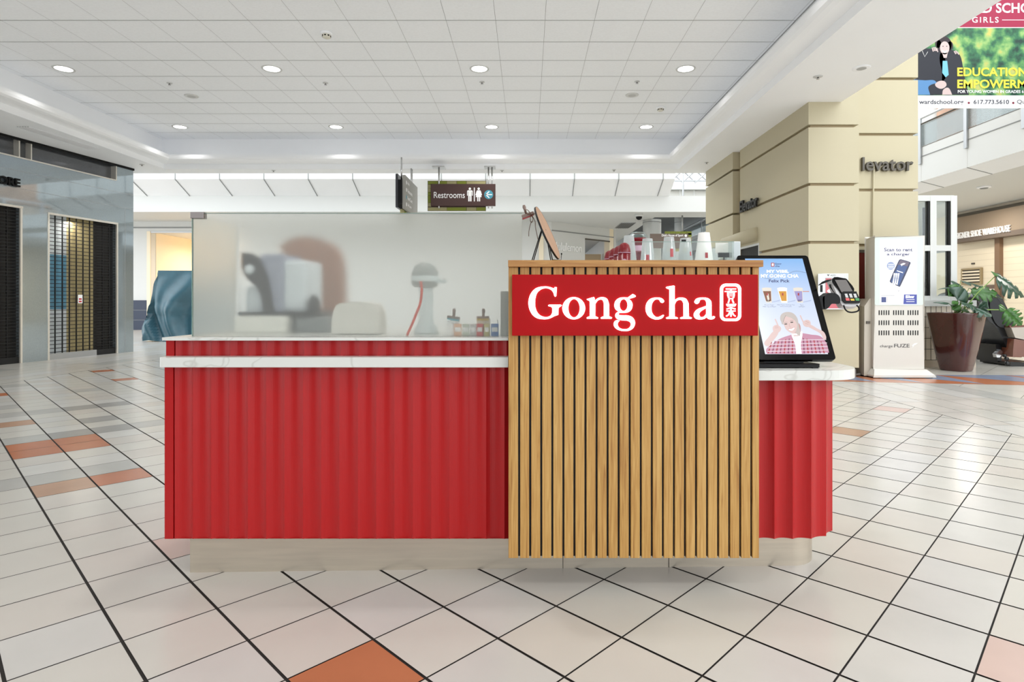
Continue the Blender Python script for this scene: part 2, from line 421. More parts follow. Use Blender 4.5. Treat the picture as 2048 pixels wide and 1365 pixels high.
# downlights in the coffer (lamps of the room)
for j, y in enumerate((12.89, 9.66, 6.43, 3.2, -0.03)):
    for x in (-7.54, -4.16, -0.79, 2.56):
        lamp('downlight_beam', 'AREA', (x, y, HC-0.04), 8, 0.24, color=(1, 0.98, 0.96), spread=R(110))

# unseen fill lights added to brighten the far court; corner shop and walkway lamps
lamp('court_fill_light', 'AREA', (-10, 22.5, EYE+3.1), 18, 28, size_y=1.4)
for y in (28, 34, 40): lamp('court_fill_light', 'AREA', (0, y, EYE+3.1), 30, 1.2)
lamp('shop_lamp', 'AREA', (-13, 26.5, EYE+2.4), 80, 2.0, color=(1, .92, .8))
for y in (12, 18, 24): lamp('walkway_lamp', 'AREA', (13.2, y, EYE+2.9), 45, .8, color=(1, .96, .9))
# daylight falling through the atrium roof to the right of the hall
lamp('atrium_skylight', 'AREA', (9.5, 6, 13.0), 260, 7, (0, R(18), 0), 20, color=(.95, .98, 1))

lamp('rear_fill_light', 'AREA', (9, -4, 6.5), 190, 6, (R(58), 0, R(58)), 5, color=(1, .99, .97))  # unseen fill added at the right rear, gives the counter flutes contrast

# ---------------------------------------------------------------- floor
H = EYE; PP, QQ, X0, Y0 = .18117*H, .18618*H, -1.00518*H, 1.56512*H
def lat(a, b): return (X0+PP*a+QQ*b, Y0+QQ*a-PP*b)
def tile_at(u, v):
    Y = F*H/(v-CV); X = (u-CU)*Y/F; x, y = X-X0, Y-Y0; d = PP*PP+QQ*QQ
    return (math.floor((x*PP+y*QQ)/d), math.floor((x*QQ-y*PP)/d))
special = {}
for k, L_ in {'t_or': [(710,1330),(9,787),(63,891),(56,907),(158,880),(176,894),(246,947),(218,741.5),(246,758)],
              't_tan': [(35,852),(123,972),(100,985),(1700,870)], 't_pink': [(2020,1335),(1790,820),(352,1090)],
              't_grey': [(32,972),(116,958),(211,933),(63,880),(21,813),(21,833),(84,822),(225,835),(190,782),(53,771),(260,849)],
              't_dgrey': [(148,866),(211,856),(169,815),(232,810),(190,840)]}.items():
    for (u, v) in L_: special[tile_at(u, v)] = k
rnd = random.Random(4)
fl = MB()
fl.add([(-40,-8,-0.004),(40,-8,-0.004),(40,60,-0.004),(-40,60,-0.004)], [(0,1,2,3)], M['grout'])
XL, XR = -7.4, 4.25
for i in range(-30, 110):
    for j in range(-110, 60):
        cx, cy = lat(i+.5, j+.5)
        if not (XL-.4 < cx < XR+.4 and -3 < cy < 34): continue
        ga, gb = 0.017, 0.010          # wide joints one way, fine joints the other
        q = [lat(i+ga, j+gb), lat(i+1-ga, j+gb), lat(i+1-ga, j+1-gb), lat(i+ga, j+1-gb)]
        q = clip_poly(q, -1, 0, -(XL+.01)); q = clip_poly(q, 1, 0, XR-.006)
        if len(q) < 3: continue
        k = special.get((i, j)) or rnd.choice(['tile','tile','tile2','tile3'])
        fl.add([(x, y, 0) for x, y in q], [tuple(range(len(q)))], M[k])
# border strips beside the diagonal field, right
xs = XR+.004
for c in range(4):
    x1 = xs+.32; y = -3.0+rnd.random()*.5
    while y < 34:
        fl.add([(xs,y+.002,0),(x1,y+.002,0),(x1,y+.64,0),(xs,y+.64,0)], [(0,1,2,3)], M[rnd.choice(['tile','tile2','tile3'])]); y += .644
    xs = x1+.006
fl.add([(xs,-3,0),(xs+.34,-3,0),(xs+.34,34,0),(xs,34,0)], [(0,1,2,3)], M['t_grey']); xs += .345
# large diagonal tiles beyond
for i in range(-30, 90):
    for j in range(-60, 60):
        a, g = .72, .004
        def L2(p, q): return (xs+(p+q)*a*.7071, (p-q)*a*.7071)
        q = [L2(i+g, j+g), L2(i+1-g, j+g), L2(i+1-g, j+1-g), L2(i+g, j+1-g)]
        if not (xs-.6 < q[0][0] < 17 and -3 < q[0][1] < 34): continue
        q = clip_poly(q, -1, 0, -xs)
        if len(q) > 2: fl.add([(x, y, 0) for x, y in q], [tuple(range(len(q)))], M['tile'])
# red and blue band of triangles around the lift tower
def band(x): return 9.42-.02*(x-4), 8.72-.16*(x-4)
x = 3.2; k = 0
fl.add([(3.0,8.86,.001),(9.6,7.8,.001),(9.6,9.3,.001),(3.0,9.46,.001)], [(0,1,2,3)], M['t_or'])
while x < 9.4:
    st = (.75, 1.05, .6)[k % 3]; t0, b0 = band(x); t1, b1 = band(x+st)
    fl.add([(x,t0,.002),(x+st,b1,.002),(x+st,t1,.002)], [(0,1,2)], M['t_blue'])
    x += st+.02; k += 1
# strips laid along the shop front, left
for c in range(12):
    xa = XL-.003-c*.33; y = -3.0+rnd.random()*.6
    while y < 34:
        kk = rnd.choice(['tile','tile2','tile3','tile2','t_grey' if c % 3 == 1 else 'tile'])
        fl.add([(xa-.325,y,0),(xa,y,0),(xa,y+.98,0),(xa-.325,y+.98,0)], [(0,1,2,3)], M[kk]); y += .985
fl.add([(-30,-3,0),(XL-12*.33-.01,-3,0),(XL-12*.33-.01,34,0),(-30,34,0)], [(0,1,2,3)], M['tile2'])
fl.build('floor', kind='structure')

# ---------------------------------------------------------------- tiled ceiling and soffit
ce = MB()
ce.add([(LX-.5,NY-.5,HC+.012),(RX+.5,NY-.5,HC+.012),(RX+.5,FY+.5,HC+.012),(LX-.5,FY+.5,HC+.012)], [(3,2,1,0)], M['cgap'])
T = .6645; xg, yg = 1.558, 7.995
i0 = int((LX-.5-xg)/T)-1; j0 = int((NY-.5-yg)/T)-1
for i in range(i0, i0+22):
    for j in range(j0, j0+34):
        a, b = max(xg+i*T+.002, LX-.45), min(xg+(i+1)*T-.002, RX+.40)
        c, d = max(yg+j*T+.006, NY-.42), min(yg+(j+1)*T-.006, FY+.42)
        if a < b and c < d: ce.add([(a,c,HC),(b,c,HC),(b,d,HC),(a,d,HC)], [(3,2,1,0)], M['ctile'])
ce.build('ceiling', kind='structure')

so = MB()
prof = [(0.42, HC+.01), (0.42, HS+.26), (0.0, HS+.26), (0.0, HS+.20), (.012, HS+.165), (.05, HS+.135), (.11, HS+.12), (.30, HS+.116), (.30, HS)]
def ring(o, z): return [Vector((LX-o,NY-o,z)), Vector((RX+o,NY-o,z)), Vector((RX+o,FY+o,z)), Vector((LX-o,FY+o,z))]
for (o0, z0), (o1, z1) in zip(prof, prof[1:]):
    A, B = ring(o0, z0), ring(o1, z1)
    so.add(A+B, [(i, (i+1) % 4, 4+(i+1) % 4, 4+i) for i in range(4)], M['white'])
A = ring(.30, HS); SX0, SX1, SY0, SY1 = -11.5, 4.80, -6.0, 14.23
B = [Vector((SX0,SY0,HS)), Vector((SX1,SY0,HS)), Vector((SX1,SY1,HS)), Vector((SX0,SY1,HS))]
so.add(A+B, [(i, (i+1) % 4, 4+(i+1) % 4, 4+i) for i in range(4)], M['white'])
TP = HS+2.4
so.add([(SX1,SY0,HS),(SX1,SY1,HS),(SX1,SY1,TP),(SX1,SY0,TP)], [(0,1,2,3)], M['fasc'])
so.add([(SX0,SY1,HS),(SX1,SY1,HS),(SX1,SY1,TP),(SX0,SY1,TP)], [(3,2,1,0)], M['fasc'])
so.add([(SX0,SY0,HC+.6),(SX1,SY0,HC+.6),(SX1,SY1,HC+.6),(SX0,SY1,HC+.6)], [(0,1,2,3)], M['fasc'])
so.build('trim_1', kind='structure')

# ceiling fittings
def downlight(x, y, lab):
    t = thing('ceiling_light', (x, y, HC), lab, 'ceiling light', 'recessed round downlights in the tiled ceiling')
    a = MB(); a.lathe([(.125,.008),(.155,.008),(.158,-.004),(.15,-.012),(.125,-.006)], (x,y,HC), M['fasc'], 40, caps=False); a.build('trim_ring', t)
    b = MB(); b.lathe([(.0,-.003),(.125,-.003)], (x,y,HC), mat('lamp_lens', (1,1,1,1), emit=5.0, ecol=(1,.98,.95,1)), 40, caps=False); b.build('lens', t)
    return t
names = ['far left', 'second from the left', 'third from the left', 'far right']
for y, rw in ((12.89, 'far row'), (9.66, 'near row')):
    for x, nm in zip((-7.54, -4.16, -0.79, 2.56), names):
        downlight(x, y, 'lit round recessed ceiling light, %s of the four in the %s' % (nm, rw))
def on_ceiling(u, v, h): Y = F*(h-EYE)/(CV-v); return Vector(((u-CU)*Y/F, Y, h))
def detector(u, v, lab):
    p = on_ceiling(u, v, HC); t = thing('smoke_detector', p, lab, 'smoke detector')
    a = MB(); a.lathe([(.085,0),(.085,-.02),(.07,-.03)], p, M['white'], 28); a.build('base', t)
    a = MB(); a.lathe([(.06,-.03),(.055,-.065),(.035,-.075)], p, mat('detector_ivory', S(222,218,204), .5), 24)
    a.build('sensor_head', t)
    for k in range(8):
        a = MB(); an = k*math.pi/4; a.obox(p+Vector((.058*math.cos(an),.058*math.sin(an),-.048)), (.011*math.sin(an),-.011*math.cos(an),0), (.003*math.cos(an),.003*math.sin(an),0), (0,0,.008), M['black']); a.build('vent_slot', t)
detector(653, 66, 'small ivory smoke detector on the tiled ceiling left of centre')
detector(1321, 215, 'small smoke detector on the tiled ceiling, to the right near the cove')
def speaker(u, v, lab, h):
    p = on_ceiling(u, v, h); t = thing('ceiling_speaker', p, lab, 'speaker')
    a = MB(); a.lathe([(.12,0),(.12,-.006),(.105,-.012)], p, mat('speaker_rim', S(214,214,212), .6), 32); a.build('rim', t)
    a = MB(); a.lathe([(.0,-.0135),(.07,-.0135)], p, mat('speaker_mesh', S(196,196,194), .8), 32, caps=False); a.build('grille', t)
speaker(383, 192, 'flat round speaker in the tiled ceiling, left of two', HC)
speaker(1264, 190, 'flat round speaker in the tiled ceiling, right of two', HC)
def sprinkler(u, v, h, lab, r=.045):
    p = on_ceiling(u, v, h); t = thing('sprinkler_head', p, lab, 'sprinkler')
    a = MB(); a.lathe([(r,0),(r,-.006),(r*.7,-.012)], p, mat('sprinkler_plate', S(200,200,198), .4), 20); a.build('escutcheon', t)
    a = MB(); a.lathe([(.012,-.012),(.012,-.03),(.022,-.032),(.022,-.036)], p, M['chrome'], 12); a.build('deflector', t)
sprinkler(339, 166, HC, 'small sprinkler head in the tiled ceiling, left of the others')
sprinkler(651, 166, HC, 'small sprinkler head in the tiled ceiling below the smoke detector')
sprinkler(964, 164, HC, 'small sprinkler head in the tiled ceiling under the third near light')
sprinkler(1274, 163, HC, 'small sprinkler head in the tiled ceiling beside the right speaker')
sprinkler(284, 329, HS, 'dark sprinkler head in the soffit left of the cove corner', .05)
sprinkler(1636, 153, HS, 'sprinkler head in the white soffit right of the cove', .06)
sprinkler(1413, 325, HS, 'sprinkler head in the soffit corner by the lift tower')
sprinkler(547, 341, HS, 'sprinkler head at the far edge of the soffit, left of the signs')
sprinkler(1004, 341, HS, 'sprinkler head at the far edge of the soffit beside the restroom sign')
sprinkler(1228, 340, HS, 'sprinkler head at the far edge of the soffit, right part')
p = on_ceiling(1723, 136, HS); t = thing('soffit_speaker', p, 'faint round plate in the right soffit above the lift tower', 'speaker')
a = MB(); a.lathe([(.11,0),(.11,-.006),(.09,-.01)], p, M['white'], 28); a.build('rim', t)
a = MB(); a.lathe([(0,-.0115),(.06,-.0115)], p, M['cgap'], 28, caps=False); a.build('grille', t)
# linear vent in the left soffit
p0, p1 = on_ceiling(32, 253, HS), on_ceiling(176, 298, HS); p2 = on_ceiling(58, 253, HS)
t = thing('linear_vent', p0, 'long dark slotted air vent in the soffit over the dark storefront', 'vent')
d = (p1-p0); wv = Vector((p2.x-p0.x, 0, 0))
a = MB(); a.add([p0+Vector((0,0,-.004)), p0+wv+Vector((0,0,-.004)), p1+wv+Vector((0,0,-.004)), p1+Vector((0,0,-.004))], [(3,2,1,0)], M['dark']); a.build('slot_backing', t)
a = MB()
for k in range(6):
    f = k/5.0; q = p0+wv*f; e = p1+wv*f
    a.obox((q+e)/2+Vector((0,0,-.008)), (e-q)/2, (wv.x*.045,0,0), (0,0,.004), M['white'])
a.build('louvre', t)

# ---------------------------------------------------------------- left storefront of polished granite
P1 = Vector((-9.10, 13.72, 0)); P0 = Vector((-9.58, 10.80, 0)); dr = (P1-P0).normalized(); nr = Vector((dr.y, -dr.x, 0))
def wt(u):
    """distance along the shop front (from its far corner, towards the camera) seen at column u"""
    k = (u-CU)/F    # X = k*Y
    s = (k*P1.y-P1.x)/(dr.x-k*dr.y); return s
def wz(u, v): q = P1+dr*wt(u); return EYE-(v-CV)*q.y/F
def wp(s, z, o=0): q = P1+dr*s+nr*o; return Vector((q.x, q.y, z))
def wbox(mb, s0, s1, z0, z1, o0, o1, mt):
    c = (wp(s0,z0,o0)+wp(s1,z1,o1))/2
    mb.obox(c, dr*abs(s1-s0)/2, nr*abs(o1-o0)/2, (0,0,abs(z1-z0)/2), mt)
sN = -12.0                             # the wall runs on towards the camera, out of the frame
zb = 4.0; zt0 = wz(0, 304)            # band below the ceiling recess
zsh1 = wz(42, 415); zsh2 = wz(97, 427)
sA = wt(42); sB, sC, sD = wt(97), wt(195), wt(234)
wl = MB()
zR0 = wz(232, 361)
wbox(wl, sN, sA, zsh1, zR0, -.5, 0, M['granite'])       # over the near shutters
wbox(wl, sA, sB, 0, zR0, -.5, 0, M['granite'])
wbox(wl, sB, sD, zsh2, zR0, -.5, 0, M['granite'])
wbox(wl, sD, 0, 0, HS, -.5, 0, M['granite'])
wbox(wl, sN, wt(232), zR0, HS, -.5, -.12, M['granite2'])  # recessed top band
wbox(wl, -2.6, 0, 0, HS, -4.0, -3.9, M['granite2'])
wbox(wl, -.12, 0, 0, HS, -4.0, -.5, M['granite'])
wl.build('wall_left', kind='structure')
tr = MB()
wbox(tr, sN, wt(232), zR0-.012, zR0+.012, -.12, .012, M['trimw'])
wbox(tr, wt(232)-.012, wt(232)+.012, zR0, HS-.05, -.12, .012, M['trimw'])
for u in (39, 63): wbox(tr, wt(u)-.012, wt(u)+.012, zR0, HS-.03, -.12, 0.0, M['trimw'])
wbox(tr, sN, sA+.03, zsh1-.02, zsh1+.02, -.02, .012, M['trimw'])
wbox(tr, sA-.02, sA+.02, 0, zsh1, -.02, .012, M['trimw'])
wbox(tr, sB-.02, sD+.02, zsh2-.02, zsh2+.02, -.02, .012, M['trimw'])
wbox(tr, sB-.02, sB+.015, 0, zsh2, -.02, .012, M['trimw']); wbox(tr, sD-.015, sD+.02, 0, zsh2, -.02, .012, M['trimw'])
for zz in (wz(0, 334), wz(0, 370)): wbox(tr, sN, 0, zz-.003, zz+.003, -.01, .002, M['al'])
wbox(tr, wt(250)-.004, wt(250)+.004, 0, zz, -.01, .002, M['al'])
wbox(tr, sN, 0.01, HS-.05, HS-.002, -.02, .02, M['black'])
tr.build('trim_2', kind='structure')

def grille(name, s0, s1, z0, z1, lab, back, gap=.075, bars=5):
    t = thing(name, wp((s0+s1)/2, z0, -.04), lab, 'security grille')
    a = MB()
    for (b0, b1, zlo, zhi, mt) in back: wbox(a, b0, b1, zlo, zhi, -.13, -.11, mt)
    a.build('backing', t)
    a = MB(); z = z0+.14
    while z < z1-.03: wbox(a, s0, s1, z, z+.012, -.045, -.03, M['dark']); z += gap
    a.build('grille_rods', t)
    a = MB()
    for k in range(1, bars+1): s = s0+(s1-s0)*k/(bars+1); wbox(a, s-.008, s+.008, z0+.1, z1, -.047, -.028, M['dark'])
    a.build('link_straps', t)
    a = MB(); wbox(a, s0, s1, z0, z0+.12, -.07, -.02, M['al'] if gap > .07 else M['dark']); a.build('bottom_bar', t)
    return t
blu = mat('shop_interior_blue', S(96, 150, 176), .5, noise=(3, .3)); wh = mat('shop_interior_white', S(214, 220, 222), .6, noise=(2, .15))
tan = mat('shop_curtain_tan', S(176, 160, 116), .8, noise=(6, .12, (4, 4, .4))); drk = mat('shop_dark_panel', S(20, 15, 12), .5, noise=(3, .3))
sM = wt(142)
g = grille('security_grille', sB+.015, sC, 0.0, zsh2-.02, 'bright see-through roller grille with tan curtain behind, between dark grilles',
       [(sB-.3, sM, 0, 1.0, wh), (sB-.3, sM, 1.0, 2.1, blu), (sB-.3, sM, 2.1, 3.2, wh), (sM, sC, 0, zsh2, tan)], .076, 6)
a = MB(); q = wt(158); wbox(a, q, wt(167), wz(160,607), wz(160,590), -.028, -.024, M['wtext']); wbox(a, q+.02, wt(167)-.02, wz(160,600), wz(160,597), -.0245, -.022, M['redp']); wbox(a, q+.02, wt(167)-.02, wz(160,605), wz(160,602), -.0245, -.022, M['redp']); a.build('paper_notice', g)
grille('security_grille', sC, sD-.015, 0, zsh2-.02, 'narrow black roller grille at the right end of the dark storefront', [(sC, sD, 0, zsh2, drk)], .06, 2)
grille('security_grille', sA-3.2, sA-.02, 0, zsh1-.02, 'wide black roller grille at the left edge of the photo', [(sA-3.3, sA, 0, zsh1, drk)], .06, 14)
# interior light of the closed shop
lamp('shop_interior_light', 'AREA', tuple(wp((sB+sC)/2, 2.80, -.075)), 10, 1.2, (0,0,0), .03, color=(1,.97,.9))
# shop letters standing off the granite
t = thing('shop_sign', wp(wt(-40), wz(20,365), .03), 'black raised shop-name letters ending in ORE on the grey granite', 'sign')
a = MB(); ex = dr; o = wp(wt(-12)-.0, wz(2,369)+.0, .03)
put_text(a, 'ORE', wp(wt(-8), wz(-8, 367), .02), dr, (0,0,1), M['black'], width=wt(36)-wt(-8), height=wz(10,352)-wz(10,369), bold=.03, depth=.04)
a.build('lettering', t)

# ---------------------------------------------------------------- far court: back wall, fascia, ceiling
YB = 24.0
def fx(u, Y=YB): return (u-CU)*Y/F
def fz(v, Y=YB): return EYE-(v-CV)*Y/F
wb = MB()
xo0, xo1, zo = fx(302), fx(450), fz(466)
wb.box((-24, YB, 0), (xo0, YB+.3, 5.2), M['fasc']); wb.box((xo0, YB, zo), (xo1, YB+.3, 5.2), M['fasc']); wb.box((xo1, YB, 0), (.95, YB+.3, 5.2), M['fasc'])
wb.box((xo0-.02, YB-.03, zo), (xo1, YB+.02, zo+.05), M['al'])
wb.box((xo0-.14, YB-.05, 0), (xo0-.004, YB-.002, zo+.06), M['creamw'])
# lit shop room behind the opening
wb.box((xo0, YB+.3, 0), (xo0+.02, YB+5, zo+.5), M['creamw']); wb.box((xo1, YB+.3, 0), (xo1+.02, YB+5, zo+.5), M['creamw'])
wb.box((xo0, YB+5, 0), (xo1, YB+5.1, zo+.5), mat('shop_back_warm', S(238, 212, 176), .7)); wb.box((xo0, YB+.3, zo+.02), (xo1, YB+5, zo+.05), M['fasc'])
# obliquely set shopfront of the corner shop, then the wall running away
L0, L1 = Vector((.95, YB, 0)), Vector((3.85, 26.7, 0)); ld = (L1-L0).normalized(); ln = Vector((ld.y, -ld.x, 0))
def lp(u):
    k = (u-CU)/F; return L0+ld*((k*L0.y-L0.x)/(ld.x-k*ld.y))
def lz(u, v): return EYE-(v-CV)*lp(u).y/F
def lbox(mb, u0, u1, z0, z1, o0, o1, mt):
    a, b = lp(u0), lp(u1); c = (a+b)/2+ln*(o0+o1)/2; c.z = (z0+z1)/2
    mb.obox(c, (b-a)/2, ln*abs(o1-o0)/2, (0,0,(z1-z0)/2), mt)
lbox(wb, 1103, 1170, 0, 4.6, -.3, 0, M['fasc']); lbox(wb, 1170, 1219, lz(1190, 480), 4.6, -.3, 0, M['fasc']); lbox(wb, 1219, 1227, 0, 4.6, -.3, 0, M['creamw'])
wb.box((3.85, 26.7, 0), (3.95, 45, 4.6), M['fasc'])
wb.box((1.8, 31, 0), (3.8, 31.1, 3.6), mat('shop_back_warm', S(238, 212, 176), .7))
wb.build('wall_back', kind='structure')
tw = MB()
for v, h in ((428.5, .05), (436, .03), (455.5, .05)): tw.box((-24, YB-.02, fz(v)-h/2), (fx(500), YB, fz(v)+h/2), M['line'])
lbox(tw, 1103, 1227, lz(1165,468)-.02, lz(1165,468)+.02, 0, .02, M['line']); lbox(tw, 1170, 1219, lz(1195,481)-.03, lz(1195,481)+.03, 0, .03, M['gtext'])
tw.box((fx(1078, 23.9), YB-.1, 0), (fx(1087, 23.9), YB, fz(473)), M['creamw'])
tw.build('trim_3', kind='structure')
bb = MB()
zn = fz(601)
bb.box((-24, YB-.03, 0), (xo0-.06, YB, zn), M['navy'])
k = -24.0
while k < xo0-.1: bb.box((k, YB-.033, 0), (k+.012, YB-.03, zn), M['line']); k += .72
for q in range(1, 4): bb.box((-24, YB-.033, zn*q/3-.006), (xo0-.06, YB-.03, zn*q/3+.006), M['line'])
bb.build('baseboard_back', kind='structure')
s = MB(); put_text(s, 'lululemon', lp(1111)+ln*.02+Vector((0,0,lz(1111,501))), ld, (0,0,1), mat('pale_letters', S(255,255,255), .4), width=(lp(1162)-lp(1111)).length, height=.34, depth=.03)
tag(s.build('shop_sign', loc=lp(1111)+Vector((0,0,lz(1111,501)))), 'pale white lululemon shop name on the white back wall', 'sign')

fa = MB(); YF = 21.4; XE = fx(1338, YF)
zA, zB_, zC_ = fz(424, YF), fz(392, YF), fz(366, YF-.45)
fa.add([(-26,YF,zA),(9.5,YF,zA),(9.5,YF,zB_),(-26,YF,zB_)], [(0,1,2,3)], M['fasc'])
fa.add([(-26,YF,zB_),(XE,YF,zB_),(XE,YF-.9,zB_+.42),(-26,YF-.9,zB_+.42)], [(0,1,2,3)], M['white'])
fa.add([(-26,YF-.9,zB_+.42),(XE,YF-.9,zB_+.42),(XE,YF-.9,zB_+2.2),(-26,YF-.9,zB_+2.2)], [(0,1,2,3)], M['fasc'])
fa.add([(XE,YF,zB_),(9.5,YF,zB_),(9.5,YF+2.5,zB_),(XE,YF+2.5,zB_)], [(0,1,2,3)], M['fasc'])
fa.add([(XE,YF-.9,zB_+.42),(XE,YF,zB_),(XE,YF+2.5,zB_),(XE,YF+2.5,zB_+2.2),(XE,YF-.9,zB_+2.2)], [(0,1,2,3,4)], M['fasc'])
for u in range(40, 1340, 85):
    x = fx(u, YF); fa.box((x-.012,YF-.915,zB_+.42), (x+.012,YF-.9,zB_+2.2), M['line'])
    fa.obox((x, YF-.46, zB_+.20), (.012,0,0), (0,.45,-.21), (0,.003,.006), M['line'])
fa.build('trim_4', kind='structure')
c2 = MB(); zl = zA
c2.add([(-26,YF,zl),(4.85,YF,zl),(4.85,46,zl),(-26,46,zl)], [(3,2,1,0)], M['fasc'])
c2.add([(4.85,YF,zl),(9.5,YF,zl),(9.5,YF+1.4,zl),(4.85,YF+1.4,zl)], [(3,2,1,0)], M['fasc'])
c2.add([(4.85,YF+1.4,zl),(4.85,46,zl),(4.85,46,zl+.9),(4.85,YF+1.4,zl+.9)], [(0,1,2,3)], M['fasc'])
c2.add([(4.85,33,EYE+5.1),(12,33,EYE+5.1),(12,46,EYE+5.1),(4.85,46,EYE+5.1)], [(3,2,1,0)], mat('far_ceiling_grey', S(150,152,152), .8))
c2.build('ceiling_2', kind='structure')
we = MB(); we.box((3.9, 45, 0), (12, 45.2, EYE+5.2), M['fasc']); we.build('wall_far', kind='structure')
# vent and camera dome under that ceiling
p = on_ceiling(1250, 451, zl); a = MB(); a.box(p+Vector((-.3,-.9,-.02)), p+Vector((.3,.9,0)), M['al'])
for k in range(7): a.box(p+Vector((-.26+.08*k,-.85,-.026)), p+Vector((-.23+.08*k,.85,-.02)), M['gtext'])
tag(a.build('air_vent', loc=p), 'slatted grey air vent in the far white ceiling left of the column', 'vent')
p = on_ceiling(1278, 429, zl); t = thing('camera_dome', p, 'dark security camera dome under the far white ceiling', 'camera')
a = MB(); a.lathe([(.16,0),(.16,-.06),(.13,-.09)], p, M['fasc'], 20); a.build('housing', t)
a = MB(); a.lathe([(.12,-.09),(.11,-.15),(.06,-.2),(.01,-.21)], p, M['blackg'], 20); a.build('dome', t)
# far columns
def column(name, u0, u1, Y, zt, lab, cap=None):
    x = (fx(u0,Y)+fx(u1,Y))/2; r = (fx(u1,Y)-fx(u0,Y))/2; t = thing(name, (x,Y,0), lab, 'column')
    a = MB(); a.lathe([(r,0),(r,zt)], (x,Y,0), M['fasc'], 36); a.build('shaft', t)
    a = MB(); a.lathe([(r*1.02,fz(446,Y)),(r*1.02,fz(445,Y))], (x,Y,0), M['line'], 36); a.build('joint_ring', t)
column('round_column', 1286, 1322, 23.6, zl, 'wide white round column rising to the far white ceiling')
column('round_column', 1349, 1367, 36.0, EYE+5.1, 'slim white round column behind the green and brown directory sign')
# skylight bays right of the fascia
sk = MB(); Y5 = 30.0
for k in range(5):
    x = fx(1332+k*28, Y5); sk.box((x-.03,Y5-.03,fz(412,Y5)), (x+.03,Y5+.03,fz(381,Y5)), M['fasc'])
sk.box((fx(1330,Y5),Y5,fz(412,Y5)), (fx(1440,Y5),Y5+.1,fz(382,Y5)), mat('bay_grey', S(206,206,200), .6)); sk.box((fx(1330,Y5),Y5-.06,fz(414,Y5)), (fx(1440,Y5),Y5,fz(411,Y5)), M['fasc'])
sk.box((fx(1334,Y5),Y5-.3,fz(381,Y5)), (fx(1440,Y5),Y5+.2,fz(372,Y5)), M['fasc'])
for k in range(4):
    sk.tube([W(1338+k*26,366,Y5), W(1366+k*26,340,Y5)], .05, M['al'], 6); sk.tube([W(1338+k*26,340,Y5+.3), W(1366+k*26,366,Y5+.3)], .04, M['al'], 6)
sk.tube([W(1330,362,Y5), W(1450,362,Y5)], .05, M['al'], 6); sk.tube([W(1366,343,Y5-1), W(1366,420,Y5-1)], .05, M['al'], 6)
sk.build('window_1', kind='structure')

# ---------------------------------------------------------------- right side of the court: balcony, shop wall
bx = 10.4
bf = MB(); Ya, Yb = 4.0, 45.0
z1, z2, z3 = EYE+bx/2.72, EYE+bx/3.29, EYE+11.0/3.66
bf.add([(bx,Ya,z2),(bx,Yb,z2),(bx,Yb,z1),(bx,Ya,z1)], [(3,2,1,0)], M['fasc'])
bf.add([(bx,Ya,z2),(bx,Yb,z2),(11.0,Yb,z3),(11.0,Ya,z3)], [(0,1,2,3)], M['white'])
bf.add([(11.0,Ya,z3),(11.0,Yb,z3),(15.3,Yb,z3),(15.3,Ya,z3)], [(0,1,2,3)], M['fasc'])
bf.add([(bx,Ya,z1),(bx,Yb,z1),(15.3,Yb,z1),(15.3,Ya,z1)], [(3,2,1,0)], M['fasc'])
bf.box((bx,Ya,z1), (bx+.06,Yb,z1+.24), M['fasc']); bf.box((bx-.012,Ya,z1-.02), (bx,Yb,z1), M['line']); bf.box((bx-.004,Ya,z1+.235), (bx+.07,Yb,z1+.25), M['gtext'])
y = 13.9
posts = [F*bx/(u-CU) for u in (1872, 1934, 2008)]
dy = 1.65
ys = [posts[1]+dy*k for k in range(-3, 14)]
for q in ys:
    bf.box((bx-.006,q-.01,z2), (bx,q+.01,z1), mat('faint_joint', S(214,214,212), .6)); bf.obox(((bx+11)/2-.0,q,(z2+z3)/2-.004), ((11-bx)/2,0,(z3-z2)/2), (0,.012,0), (0,0,.004), M['line'])
bf.build('trim_5', kind='structure')
t = thing('balcony_railing', (bx, Ya, z1), 'glass balcony railing with pale metal posts on the upper floor at right', 'railing')
for q in ys:
    a = MB(); a.obox((bx-.03,q,(z1+z1+1.02)/2-.1), (.02,0,0), (0,.05,0), (0,0,.62), M['al']); a.build('post', t)
a = MB(); a.tube([(bx-.02,Ya,z1+1.0),(bx-.02,Yb,z1+1.0)], .035, M['chrome'], 8); a.build('handrail', t)
a = MB(); a.tube([(bx-.02,Ya,z1+.84),(bx-.02,Yb,z1+.84)], .022, M['gtext'], 8); a.build('lower_rail', t)
a = MB(); a.box((bx+.0,Ya,z1+.26), (bx+.012,Yb,z1+.82), M['veil']); a.build('glass_panel', t)
# upper floor shop fronts
uw = MB(); ux = 13.2
uw.box((ux,4,z1), (ux+.2,45,z1+4), mat('upper_wall_white', S(222,222,218), .6)); uw.build('wall_upper', kind='structure')
n = 2
for (y0, y1, c) in ((7,10,S(120,128,134)),(10.8,13.2,S(150,156,156)),(14.0,16.6,S(150,160,160)),(17.4,19.6,S(172,132,104)),(20.4,22.6,S(120,112,106)),(23.4,27,S(180,150,128)),(28.2,33,S(196,190,182)),(34,40,S(150,156,160))):
    a = MB(); a.box((ux-.02,y0,z1+.15), (ux,y1,z1+2.6), mat('upper_window_%d' % n, c, .25, noise=(1.3,.25))); 
    for (q0,q1,e0,e1) in ((y0-.05,y0+.05,.1,2.7),(y1-.05,y1+.05,.1,2.7)): a.box((ux-.05,q0,z1+e0), (ux,q1,z1+e1), M['wframe'])
    a.box((ux-.05,y0,z1+2.6), (ux,y1,z1+2.7), M['wframe'])
    a.build('window_%d' % n, kind='structure'); n += 1
a = MB(); a.lathe([(.3,z1),(.3,z1+4)], (W(1850,230,18.5).x,18.5,0), M['fasc'], 28); tag(a.build('round_column', loc=(W(1850,230,18.5).x,18.5,z1)), 'white round column on the upper floor under the hanging banner', 'column')
